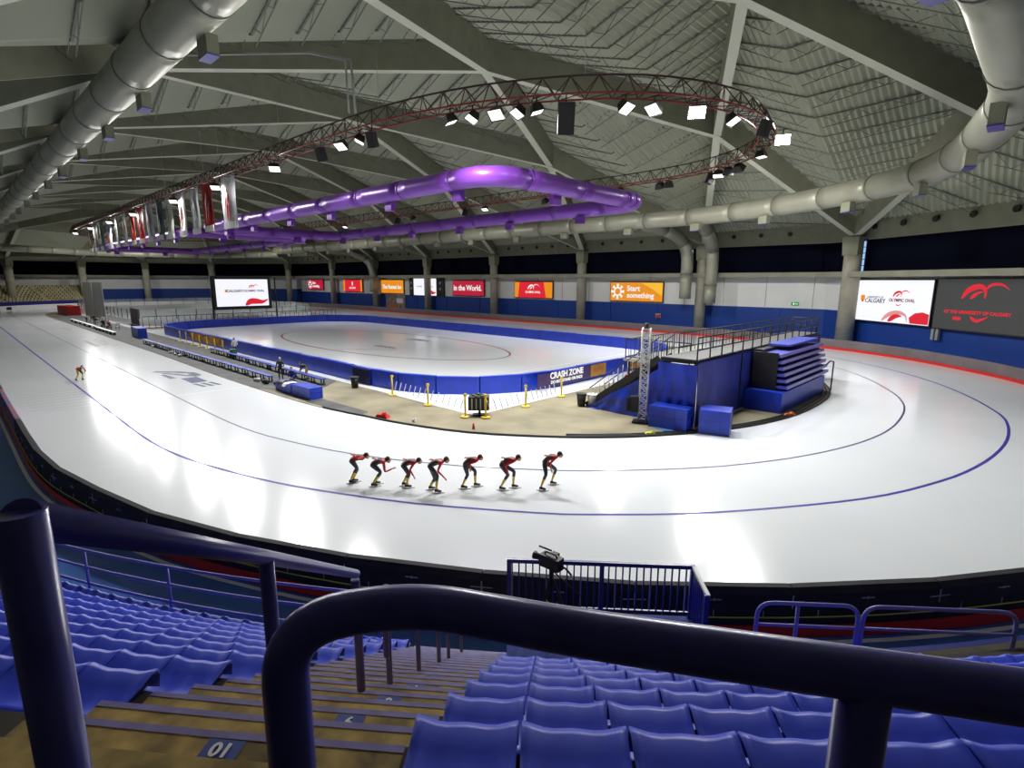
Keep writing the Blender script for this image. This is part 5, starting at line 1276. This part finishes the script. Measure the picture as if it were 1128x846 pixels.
# ------------------------------------------------------------------ camera platform
pf = thing('camera_platform', 'blue platform with picket railing standing in front of the seats', 'platform', tuple(SL(8,1,0)))
def sbox(q, s0_, s1_, l0, l1, z0, z1):
    P = [SL(s0_,l0,z0), SL(s0_,l1,z0), SL(s1_,l1,z0), SL(s1_,l0,z0), SL(s0_,l0,z1), SL(s0_,l1,z1), SL(s1_,l1,z1), SL(s1_,l0,z1)]
    return q.hexa(P)
PFZ = 1.62
obj('deck', sbox(MB(), 7.0, 8.85, -.585, 2.62, PFZ-.12, PFZ), mat('deck_blue_grey', (.07,.095,.34), .75, noise=.3, nscale=5, spec=.1), pf)
obj('skirt', sbox(MB(), 7.05, 8.8, -.58, 2.58, -.02, PFZ-.12), M_BLUED, pf)
RT = PFZ+1.02
pr_ = thing('picket_railing', 'blue picket railing round the camera platform', 'railing', tuple(SL(8.8,1,PFZ)))
obj('top_rail', sbox(MB(), 8.78, 8.84, -.66, 2.62, RT-.07, RT), M_RAILB, pr_); obj('bottom_rail', sbox(MB(), 8.79, 8.83, -.7, 2.6, PFZ+.08, PFZ+.12), M_RAILB, pr_)
obj('top_rail', sbox(MB(), 7.9, 8.8, 2.56, 2.62, RT-.05, RT), M_WHITE, pr_)
for l in (-.66, .98, 2.55): obj('post', sbox(MB(), 8.77, 8.85, l, l+.075, PFZ, RT-.02), M_RAILB, pr_)
for i in range(26):
    l = -.58+i*.122
    if abs(l-1.0) > .06: obj('picket', sbox(MB(), 8.795, 8.825, l, l+.024, PFZ+.1, RT-.06), M_RAILB if i % 5 else M_RAILL, pr_)
obj('post', sbox(MB(), 7.9, 7.98, 2.54, 2.62, PFZ-.2, RT-.02), M_RAILB, pr_)
for i in range(7):
    s = 8.02+i*.11; obj('picket', sbox(MB(), s, s+.024, 2.575, 2.6, PFZ+.08, RT-.04), M_RAILB, pr_)
# tripod with a broadcast camera
tp = thing('camera_tripod', 'black video tripod on the platform', 'tripod', tuple(SL(8.45,.12,PFZ)))
c0 = SL(8.45,.12,PFZ+.95)
obj('column', MB().tube([c0+Vector((0,0,-.35)), c0+Vector((0,0,.12))], .035, 8), M_BLACK, tp)
for k in range(3):
    a = k*2*PI/3+.5; f = SL(8.45,.12,PFZ)+Vector((.36*cos(a), .36*sin(a), .01))
    lg_ = obj('leg', MB().tube([c0, c0.lerp(f, .5)], .024, 6).tube([c0.lerp(f, .48), f], .016, 6), M_BLACK, tp)
obj('spreader', MB().tube([SL(8.45,.12,PFZ+.35)+Vector((.2,.1,0)), SL(8.45,.12,PFZ+.38), SL(8.45,.12,PFZ+.35)+Vector((-.2,.1,0))], .014, 5), M_BLACK, tp)
obj('pan_handle', MB().tube([c0+Vector((0,0,.1)), c0+V*.5-U*.12+Vector((0,0,-.3))], .013, 6), M_BLACK, tp)
vc = thing('video_camera', 'black broadcast video camera mounted on the tripod', 'camera', tuple(c0+Vector((0,0,.13))))
hd = c0+Vector((0,0,.24))
def obox(q, c, r, f, sx, sy, sz):
    u_ = Vector((0,0,1)); P = []
    for k in (-1, 1):
        for i, j in ((-1,-1),(1,-1),(1,1),(-1,1)): P.append(c+r*(i*sx/2)+f*(j*sy/2)+u_*(k*sz/2))
    return q.hexa(P)
ff = (V*-.8+U*.6).normalized(); rr_ = ff.cross(Vector((0,0,1)))
obj('body', obox(MB(), hd, rr_, ff, .17, .40, .21), M_BLACK, vc); obj('lens_barrel', MB().tube([hd+ff*.17, hd+ff*.30, hd+ff*.36], [.05,.055,.075], 12), M_BLACK, vc)
obj('carry_handle', MB().tube(rounded([hd-ff*.12+Vector((0,0,.08)), hd-ff*.1+Vector((0,0,.15)), hd+ff*.12+Vector((0,0,.15)), hd+ff*.14+Vector((0,0,.08))], .03), .014, 6), M_BLACK, vc)
obj('viewfinder', obox(MB(), hd+ff*.02+rr_*.13+Vector((0,0,.06)), rr_, ff, .1, .13, .08), M_BLACK, vc); obj('microphone', MB().tube([hd+ff*.0+Vector((0,0,.2)), hd+ff*.26+Vector((0,0,.2))], .016, 8), M_BLACK, vc)
obj('monitor_arm', MB().tube([hd-ff*.1, hd-ff*.3-Vector((0,0,.02)), hd-ff*.42-Vector((0,0,.1))], .018, 6), M_BLACK, vc)
# red cable coil and black case on the platform
cc = thing('cable_coil', 'tangled heap of red cable on the camera platform', 'cable', tuple(SL(7.45,1.55,PFZ)))
random.seed(3); q = MB()
for k in range(9):
    cx_, cl_ = 7.4+random.uniform(-.12,.15), 1.55+random.uniform(-.25,.25); P = []
    for i in range(18):
        a = 2*PI*i/18; P.append(SL(cx_+(.17+.02*k)*sin(a)*.7, cl_+(.26+.02*k)*cos(a), PFZ+.05+.03*k+.03*sin(a*3+k)))
    q.tube(P, .016, 5, closed=True)
tag(obj('cable', q, mat('cable_red', (.55,.03,.02), .45), cc), kind='stuff')
t = thing('equipment_case', 'small dark case beside the red cable heap', 'case', tuple(SL(7.45,2.3,PFZ))); obj('body', sbox(MB(), 7.3, 7.6, 2.08, 2.5, PFZ, PFZ+.18), mat('case_dark', (.03,.035,.03), .6), t); obj('lid', sbox(MB(), 7.29, 7.61, 2.07, 2.51, PFZ+.18, PFZ+.21), M_BLACK, t)

# ================================================================== far end terrace (beige seats in the distance)
fe = thing('floor_terrace', 'beige stepped terrace at the far end of the hall', None, (-185,10,0), kind='structure')
C2 = Vector((2*XM+29.6, 35.4, 0))
for k in range(10):
    q = MB(); r1 = 38+k*.9; n = 24; a0, a1 = math.radians(188), math.radians(262)
    for i in range(n):
        aa, ab = a0+(a1-a0)*i/n, a0+(a1-a0)*(i+1)/n
        p = [(C2.x+r*cos(a), C2.y+r*sin(a)) for r, a in ((r1,aa),(r1,ab),(r1+.9,ab),(r1+.9,aa))]
        q.hexa([(*v, 0) for v in p]+[(*v, 1.2+k*.52) for v in p])
    obj('terrace_step', q, M_BEIGE, fe)
    if k < 9:
        q = MB()
        for i in range(60):
            a = a0+(a1-a0)*(i+.5)/60
            if i % 12 in (0,): continue
            q.box((C2.x+(r1+.55)*cos(a), C2.y+(r1+.55)*sin(a), 1.2+k*.52+.22), (.35,.6,.4), a)
        tag(obj('bench_block', q, M_BEIGE, fe), kind='stuff')
fw = MB()
for i in range(24):
    aa, ab = math.radians(188+74*i/24), math.radians(188+74*(i+1)/24)
    p = [(C2.x+r*cos(a), C2.y+r*sin(a)) for r, a in ((37.8,aa),(37.8,ab),(37.95,ab),(37.95,aa))]; fw.hexa([(*v, 0) for v in p]+[(*v, 1.9) for v in p])
struct('wall_front_end', fw, M_BLUED, label='dark front wall of the beige end stand')

# ================================================================== people
def skin_body(name, J, edges, rad, bones, mats_, parent):
    """one continuous surface grown along joints; every bone names the material of the cloth over it"""
    keys = list(J.keys()); me = bpy.data.meshes.new('body_tmp')
    me.from_pydata([tuple(J[k]) for k in keys], [(keys.index(a), keys.index(b)) for a, b in edges], []); me.update()
    ob = bpy.data.objects.new('body_tmp', me); COL.objects.link(ob)
    md = ob.modifiers.new('s', 'SKIN'); md.use_smooth_shade = True
    for i, k in enumerate(keys):
        sv = me.skin_vertices[0].data[i]; r = rad[k]; sv.radius = (r, r) if not isinstance(r, tuple) else r; sv.use_root = (i == 0)
    ob.modifiers.new('u', 'SUBSURF').levels = 1
    ob.modifiers['u'].render_levels = 1
    bpy.context.view_layer.update()
    dg = bpy.context.evaluated_depsgraph_get(); m2 = bpy.data.meshes.new_from_object(ob.evaluated_get(dg))
    bpy.data.objects.remove(ob); bpy.data.meshes.remove(me)
    m2.materials.clear()
    for mm in mats_: m2.materials.append(mm)
    B = [(Vector(J[a]), Vector(J[b]), mi) for a, b, mi in bones]
    for p in m2.polygons:
        c = p.center; best = 1e9; bi = 0
        for a, b, mi in B:
            d = b-a; t = max(0, min(1, (c-a).dot(d)/max(1e-9, d.length_squared))); dd = (a+d*t-c).length
            if dd < best: best = dd; bi = mi
        p.material_index = bi; p.use_smooth = True
    m2.name = name; o = bpy.data.objects.new(name, m2); COL.objects.link(o); o.parent = parent; OFF[o.name] = OFF[parent.name]; return o
def hand(parent, w_, d, side, m_=None):
    """palm and five separate bent fingers at wrist w_ pointing along d (parent-local coordinates)"""
    d = d.normalized(); s_ = d.cross(Vector(side)); s_ = s_.normalized() if s_.length > .01 else Vector((1,0,0)); n = d.cross(s_).normalized(); q = MB()
    q.ell(w_+d*.05, (.035,.035,.035), 8, 6); q.tube([w_, w_+d*.045, w_+d*.085], [.022,.032,.034], 8)
    for i, L in enumerate((.065,.075,.07,.055)):
        b = w_+d*.08+s_*(-.027+.018*i); q.tube([b, b+d*L*.5+n*.008, b+d*L*.85+n*.03], [.0095,.009,.007], 6)
    b = w_+d*.03-s_*.03; q.tube([b, b+d*.03-s_*.022, b+d*.055-s_*.022+n*.015], [.011,.010,.008], 6)
    return local('hand', q, m_ or M_SKIN, parent)
def head(parent, c, face, tilt_up, hair, size=1.0, helmet=None):
    """skull, face and hair; face is the horizontal direction looked at"""
    f = Vector(face).normalized(); f = (f+Vector((0,0,tilt_up))).normalized(); s_ = Vector((-f.y, f.x, 0)).normalized(); u = f.cross(s_); u = -u if u.z < 0 else u
    M = Matrix((f, s_, u)).transposed().to_3x3(); k = size; q = MB()
    q.ell(c, (.095*k,.075*k,.115*k), 14, 10, 0, M)
    q.ell(c+M @ Vector((.03,0,-.06))*k, (.06*k,.052*k,.055*k), 10, 8, 0, M)
    q.ell(c+M @ Vector((.098,0,-.012))*k, (.018*k,.013*k,.022*k), 8, 6, 0, M)
    for sgn in (-1, 1): q.ell(c+M @ Vector((-.005,.076*sgn,-.005))*k, (.018*k,.009*k,.026*k), 8, 6, 0, M)
    for sgn in (-1, 1): q.ell(c+M @ Vector((.083,.030*sgn,.014))*k, (.012*k,.014*k,.009*k), 8, 6, 1, M)
    q.ell(c+M @ Vector((.086,0,-.058))*k, (.008*k,.022*k,.006*k), 8, 6, 2, M)
    h = local('head', q, [M_SKIN, M_BLACK, mat('lips', (.35,.08,.06), .5)], parent)
    g = MB(); g.ell(c+M @ Vector((-.022,0,.028))*k, (.1*k,.086*k,.105*k), 14, 10, 0, M)
    if helmet == 'hat': g.tube([c+M @ Vector((-.01,0,.05))*k, c+M @ Vector((-.01,0,.15))*k], [.1*k,.07*k], 12)
    local('hair' if not helmet else 'hood', g, hair, h)
def skate(parent, a, f):
    """boot and long blade under ankle a, pointing along f"""
    f = Vector((f.x, f.y, 0)).normalized(); s_ = Vector((-f.y, f.x, 0)); g = Vector((a.x, a.y, 0))
    q = MB(); q.tube([a+Vector((0,0,.03)), Vector((a.x,a.y,.075))], [.045,.05], 10); q.tube([g+f*-.06+Vector((0,0,.09)), g+f*.03+Vector((0,0,.09)), g+f*.13+Vector((0,0,.075)), g+f*.19+Vector((0,0,.07))], [.04,.047,.04,.022], 10)
    b = local('boot', q, M_BLACK, parent)
    P = []
    k = MB(); k.bar(g+f*-.16+Vector((0,0,.008)), g+f*.30+Vector((0,0,.008)), .006, .03); k.bar(g+f*-.04+Vector((0,0,.03)), g+f*-.04+Vector((0,0,.06)), .03, .02); k.bar(g+f*.13+Vector((0,0,.03)), g+f*.13+Vector((0,0,.055)), .03, .02)
    local('blade', k, M_GREYM, b)
def skater(label, base, J3, armsback_near, hood, face_up=-.1, yellow=True, dark_shin=False, hair=M_HAIR):
    """J3: measured joints in metres; n* = leg nearer the stand, f* = farther leg"""
    g0 = Vector((base[0], base[1], 0)); t = thing('person', label, 'person', tuple(g0), 'speed skaters in a line'); j = {k: Vector(v)-g0 for k, v in J3.items()}
    d = (Vector((base[0], base[1], 0))).normalized(); fwd = Vector((d.y, -d.x, 0))
    if fwd.dot(V) < 0: fwd = -fwd
    lat = d
    hip, sho, hd_ = j['hip'], j['sho'], j['head'].lerp(j['sho'], .10)
    spine = hip.lerp(sho, .5)+Vector((0,0,.055)); chest = sho+Vector((0,0,.0))
    J = {'pel': hip+Vector((0,0,-.02)), 'spi': spine, 'che': chest, 'nec': sho.lerp(hd_, .72)+Vector((0,0,-.03)),
         'hn': hip-lat*.085+Vector((0,0,-.05)), 'kn': j['nk'], 'an': j['na'], 'hf': hip+lat*.085+Vector((0,0,-.05)), 'kf': j['fk'], 'af': j['fa'],
         'sn': sho-lat*.14+Vector((0,0,-.02)), 'sf': sho+lat*.14+Vector((0,0,-.02))}
    el, ha = j['el']-lat*.17, j['ha']-lat*.12
    if armsback_near: el = hip.lerp(sho, .5)-lat*.2+Vector((0,0,.03)); ha = hip.lerp(sho,.18)-lat*.04+Vector((0,0,.155))
    J['en'] = el; J['wn'] = ha
    J['ef'] = hip.lerp(sho, .5)+lat*.2+Vector((0,0,.03)); J['wf'] = hip.lerp(sho,.18)+lat*.04+Vector((0,0,.155))
    E = [('pel','spi'),('spi','che'),('che','nec'),('pel','hn'),('hn','kn'),('kn','an'),('pel','hf'),('hf','kf'),('kf','af'),('che','sn'),('sn','en'),('en','wn'),('che','sf'),('sf','ef'),('ef','wf')]
    J['mn'] = j['nk'].lerp(j['na'], .35)+fwd*-.012; J['mf'] = j['fk'].lerp(j['fa'], .35)+fwd*-.012
    E.remove(('kn','an')); E.remove(('kf','af')); E += [('kn','mn'),('mn','an'),('kf','mf'),('mf','af')]
    R = dict(pel=.128, spi=.12, che=(.13,.105), nec=.06, hn=.112, hf=.112, kn=.07, kf=.07, mn=.062, mf=.062, an=.034, af=.034, sn=.062, sf=.062, en=.042, ef=.042, wn=.028, wf=.028)
    LO = 2 if yellow else 0
    bones = [('pel','spi',0),('spi','che',0),('che','nec',1),('hn','kn',0),('hf','kf',0),('mn','an',LO),('mf','af',2),('kn','mn',0),('kf','mf',0),('sn','en',1),('en','wn',1),('sf','ef',1),('ef','wf',1),('che','sn',1),('che','sf',1)]
    skin_body('body', J, E, R, bones, [M_SUIT, M_SRED, M_SYEL], t)
    head(t, hd_, fwd, face_up, hood or hair, 1.0, 'hood' if hood else None)
    hand(t, J['wn'], J['wn']-J['en'], (0,0,1)); hand(t, J['wf'], J['wf']-J['ef'], (0,0,1))
    skate(t, J['an'], fwd-lat*.12); skate(t, J['af'], fwd+lat*.05)
    return t
SK = [
 ('speed skater at the tail of the line, in red and black, hands clasped behind', dict(hip=(-17.597,9.775,.918),sho=(-17.40,10.12,.975),head=(-17.32,10.27,1.01),nk=(-17.461,9.907,.59),na=(-17.587,9.678,.115),fk=(-17.549,9.975,.501),fa=(-17.637,9.816,.114),el=(-17.5,9.9,.9),ha=(-17.6,9.7,1.0)), True, None),
 ('speed skater second from the tail, bent forearm held out in front', dict(hip=(-16.79,10.159,.862),sho=(-16.584,10.499,.933),head=(-16.49,10.66,.955),nk=(-16.555,10.348,.533),na=(-16.716,10.083,.115),fk=(-16.726,10.463,.442),fa=(-16.84,10.277,.126),el=(-16.571,10.521,.552),ha=(-16.423,10.764,.637)), False, None),
 ('speed skater third from the tail, thin, with an arm hanging forward', dict(hip=(-15.858,10.868,.884),sho=(-15.643,11.18,.967),head=(-15.52,11.36,.975),nk=(-15.648,10.968,.561),na=(-15.714,10.872,.114),fk=(-15.86,11.069,.439),fa=(-15.968,10.913,.127),el=(-15.731,11.052,.707),ha=(-15.656,11.16,.435)), False, None),
 ('speed skater in the middle of the line, arm swinging low, feet crossing', dict(hip=(-14.81,11.28,1.017),sho=(-14.571,11.591,1.127),head=(-14.43,11.77,1.17),nk=(-14.519,11.379,.665),na=(-14.554,11.334,.123),fk=(-14.844,11.515,.411),fa=(-14.959,11.367,.121),el=(-14.65,11.488,.826),ha=(-14.503,11.678,.537)), False, M_HAIR),
 ('third speed skater from the front, folded arm with orange sleeve, wide stride', dict(hip=(-14.193,12.389,.96),sho=(-13.914,12.703,1.09),head=(-13.80,12.84,1.155),nk=(-14.058,12.399,.527),na=(-14.188,12.253,.154),fk=(-14.011,12.735,.611),fa=(-14.014,12.731,.156),el=(-14.074,12.523,.984),ha=(-14.062,12.536,.795)), False, None),
 ('second speed skater from the front, hand resting by the knee', dict(hip=(-13.147,13.23,1.004),sho=(-12.834,13.533,1.132),head=(-12.685,13.68,1.20),nk=(-12.901,13.321,.581),na=(-13.091,13.136,.165),fk=(-12.883,13.632,.635),fa=(-12.912,13.604,.13),el=(-13.046,13.328,.973),ha=(-12.969,13.402,.662)), False, None),
 ('speed skater leading the line, in a black hood', dict(hip=(-12.122,14.42,1.036),sho=(-11.831,14.661,1.206),head=(-11.665,14.80,1.285),nk=(-11.872,14.233,.616),na=(-12.013,14.116,.232),fk=(-11.98,14.933,.606),fa=(-12.099,14.834,.15),el=(-11.975,14.543,.977),ha=(-11.922,14.586,.751)), False, M_SUIT)]
for lab, J3, ab, hood in SK:
    # keep both feet on the ice: ankles never above 13 cm
    for k in ('na', 'fa'): J3[k] = (J3[k][0], J3[k][1], min(J3[k][2], .13))
    skater(lab, ((J3['na'][0]+J3['fa'][0])/2, (J3['na'][1]+J3['fa'][1])/2), J3, ab, hood)
# lone skater far up the straight: comes towards the bend
def lone():
    g0 = Vector((-51.1, 6.45, 0)); t = thing('person', 'lone speed skater in dark and yellow far up the straight', 'person', tuple(g0))
    fwd = Vector((.97,.25,0)).normalized(); lat = Vector((-.25,.97,0))
    def P(f, l, z): return fwd*f+lat*l+Vector((0,0,z))
    J = {'pel': P(-.1,0,.78), 'spi': P(.1,0,.93), 'che': P(.33,0,.98), 'nec': P(.42,0,1.0), 'hn': P(-.1,-.09,.74), 'kn': P(.14,-.17,.45), 'an': P(-.1,-.26,.13), 'hf': P(-.1,.09,.74), 'kf': P(.2,.1,.5), 'af': P(.0,.12,.13),
         'sn': P(.3,-.15,.96), 'en': P(.1,-.25,.9), 'wn': P(-.12,-.03,.98), 'sf': P(.3,.15,.96), 'ef': P(.28,.28,.72), 'wf': P(.1,.3,.62)}
    E = [('pel','spi'),('spi','che'),('che','nec'),('pel','hn'),('hn','kn'),('kn','an'),('pel','hf'),('hf','kf'),('kf','af'),('che','sn'),('sn','en'),('en','wn'),('che','sf'),('sf','ef'),('ef','wf')]
    R = dict(pel=.115, spi=.12, che=.125, nec=.052, hn=.095, hf=.095, kn=.06, kf=.06, an=.034, af=.034, sn=.062, sf=.062, en=.042, ef=.042, wn=.028, wf=.028)
    skin_body('body', J, E, R, [('pel','spi',0),('spi','che',0),('hn','kn',2),('hf','kf',0),('kn','an',2),('kf','af',2),('sn','en',1),('en','wn',1),('sf','ef',1),('ef','wf',1)], [M_SUIT, M_SRED, M_SYEL], t)
    head(t, P(.52,0,1.06), fwd, -.1, M_SUIT, 1.0, 'hood'); hand(t, J['wn'], J['wn']-J['en'], (0,0,1)); hand(t, J['wf'], J['wf']-J['ef'], (0,0,1)); skate(t, J['an'], fwd); skate(t, J['af'], fwd)
lone()
def figure(x, y, z0, rz, label, pose, top, leg, hair, group=None, hat=None):
    """standing or sitting bystander; rz = heading"""
    t = thing('person', label, 'person', (x, y, z0), group); fwd = Vector((cos(rz), sin(rz), 0)); lat = Vector((-sin(rz), cos(rz), 0))
    def P(f, l, z): return fwd*f+lat*l+Vector((0,0,z))
    if pose == 'sit':
        J = {'pel': P(0,0,.56), 'spi': P(.03,0,.8), 'che': P(.08,0,1.03), 'nec': P(.11,0,1.17), 'hn': P(.03,-.1,.55), 'kn': P(.42,-.12,.53), 'an': P(.42,-.12,.09), 'hf': P(.03,.1,.55), 'kf': P(.42,.12,.53), 'af': P(.45,.12,.09),
             'sn': P(.08,-.18,1.06), 'en': P(.15,-.24,.82), 'wn': P(.36,-.12,.70), 'sf': P(.08,.18,1.06), 'ef': P(.15,.24,.82), 'wf': P(.36,.1,.68)}; hc = P(.16,0,1.31)
    elif pose == 'bend':
        J = {'pel': P(0,0,.86), 'spi': P(.14,0,1.02), 'che': P(.33,0,1.1), 'nec': P(.44,0,1.12), 'hn': P(0,-.1,.82), 'kn': P(.1,-.12,.45), 'an': P(0,-.12,.09), 'hf': P(0,.1,.82), 'kf': P(.08,.12,.45), 'af': P(-.02,.14,.09),
             'sn': P(.33,-.17,1.08), 'en': P(.42,-.2,.83), 'wn': P(.52,-.08,.64), 'sf': P(.33,.17,1.08), 'ef': P(.42,.2,.83), 'wf': P(.52,.08,.64)}; hc = P(.54,0,1.2)
    else:
        J = {'pel': P(0,0,.95), 'spi': P(.01,0,1.15), 'che': P(0,0,1.36), 'nec': P(.01,0,1.5), 'hn': P(0,-.1,.9), 'kn': P(.03,-.11,.5), 'an': P(0,-.12,.09), 'hf': P(0,.1,.9), 'kf': P(.03,.11,.5), 'af': P(.02,.13,.09),
             'sn': P(0,-.19,1.4), 'en': P(.02,-.25,1.14), 'wn': P(.2,-.2,1.02), 'sf': P(0,.19,1.4), 'ef': P(.02,.25,1.14), 'wf': P(.2,.18,1.02)}; hc = P(.03,0,1.64)
    E = [('pel','spi'),('spi','che'),('che','nec'),('pel','hn'),('hn','kn'),('kn','an'),('pel','hf'),('hf','kf'),('kf','af'),('che','sn'),('sn','en'),('en','wn'),('che','sf'),('sf','ef'),('ef','wf')]
    R = dict(pel=.13, spi=.12, che=.13, nec=.055, hn=.095, hf=.095, kn=.062, kf=.062, an=.042, af=.042, sn=.07, sf=.07, en=.048, ef=.048, wn=.034, wf=.034)
    skin_body('body', J, E, R, [('pel','spi',0),('spi','che',0),('che','nec',0),('hn','kn',1),('hf','kf',1),('kn','an',1),('kf','af',1),('sn','en',0),('en','wn',0),('sf','ef',0),('ef','wf',0)], [top, leg], t)
    head(t, hc, fwd, -.1, hair); hand(t, J['wn'], J['wn']-J['en'], (0,0,1)); hand(t, J['wf'], J['wf']-J['ef'], (0,0,1))
    for k in ('an', 'af'):
        a = J[k]; q = MB().tube([Vector((a.x,a.y,.05))-fwd*.06, Vector((a.x,a.y,.055))+fwd*.06, Vector((a.x,a.y,.04))+fwd*.18], [.045,.05,.03], 8); local('shoe', q, M_BLACK, t)
M_GREYH = mat('white_hair', (.6,.58,.55), .7)
figure(-40.2, 16.9, .042, -.5, 'white-haired person in black standing with folded hands behind the padded blocks', 'stand', M_BLACK, M_BLACK, M_GREYH)
figure(-39.4, 18.6, .042, -2.4, 'person in black bending over a bench near the rink boards', 'bend', M_BLACK, mat('trousers_tan', (.30,.22,.10), .7), M_HAIR)
figure(-37.3, 16.5, .042, -.8, 'person in dark clothes crouching behind the left padded block', 'sit', M_BLUED, M_BLACK, M_HAIR)
figure(-57.0, 19.6, .042, -.4, 'person in a pale top standing against the rink boards beside the green bin', 'stand', M_WHITE, mat('jeans_blue', (.06,.09,.18), .7), M_HAIR)
for i, (x, y, tp_, ps) in enumerate(((-100,17.0,M_RED,'sit'),(-103.5,16.8,M_BLACK,'sit'),(-108,17.6,M_WHITE,'stand'),(-113,17.2,M_BLACK,'stand'),(-119,17.0,M_WHITE,'bend'))):
    figure(x, y, .042, -1.2+i*.5, ['person in red sitting among kit up the straight','person in black sitting among kit up the straight','person in white standing among kit up the straight','person in black standing farther up the straight','person in white bending over, farthest up the straight'][i], ps, tp_, M_BLACK, M_HAIR)
# stools under the sitting people
for i, (x, y, l) in enumerate(((-37.3,16.5,'low stool behind the left padded block'),(-100,17.0,'low stool under the person in red'),(-103.5,16.8,'low stool under the sitting person in black'))):
    t = thing('low_stool', l, 'stool', (x, y, .042)); local('seat', MB().box((0,0,.41), (.36,.36,.05)), M_BLACK, t)
    for a, b in ((-1,-1),(1,-1),(1,1),(-1,1)): local('leg', MB().box((a*.14,b*.14,.2), (.04,.04,.4)), M_BLACK, t)
print('seats', SEATS, 'objects', len(bpy.data.objects))
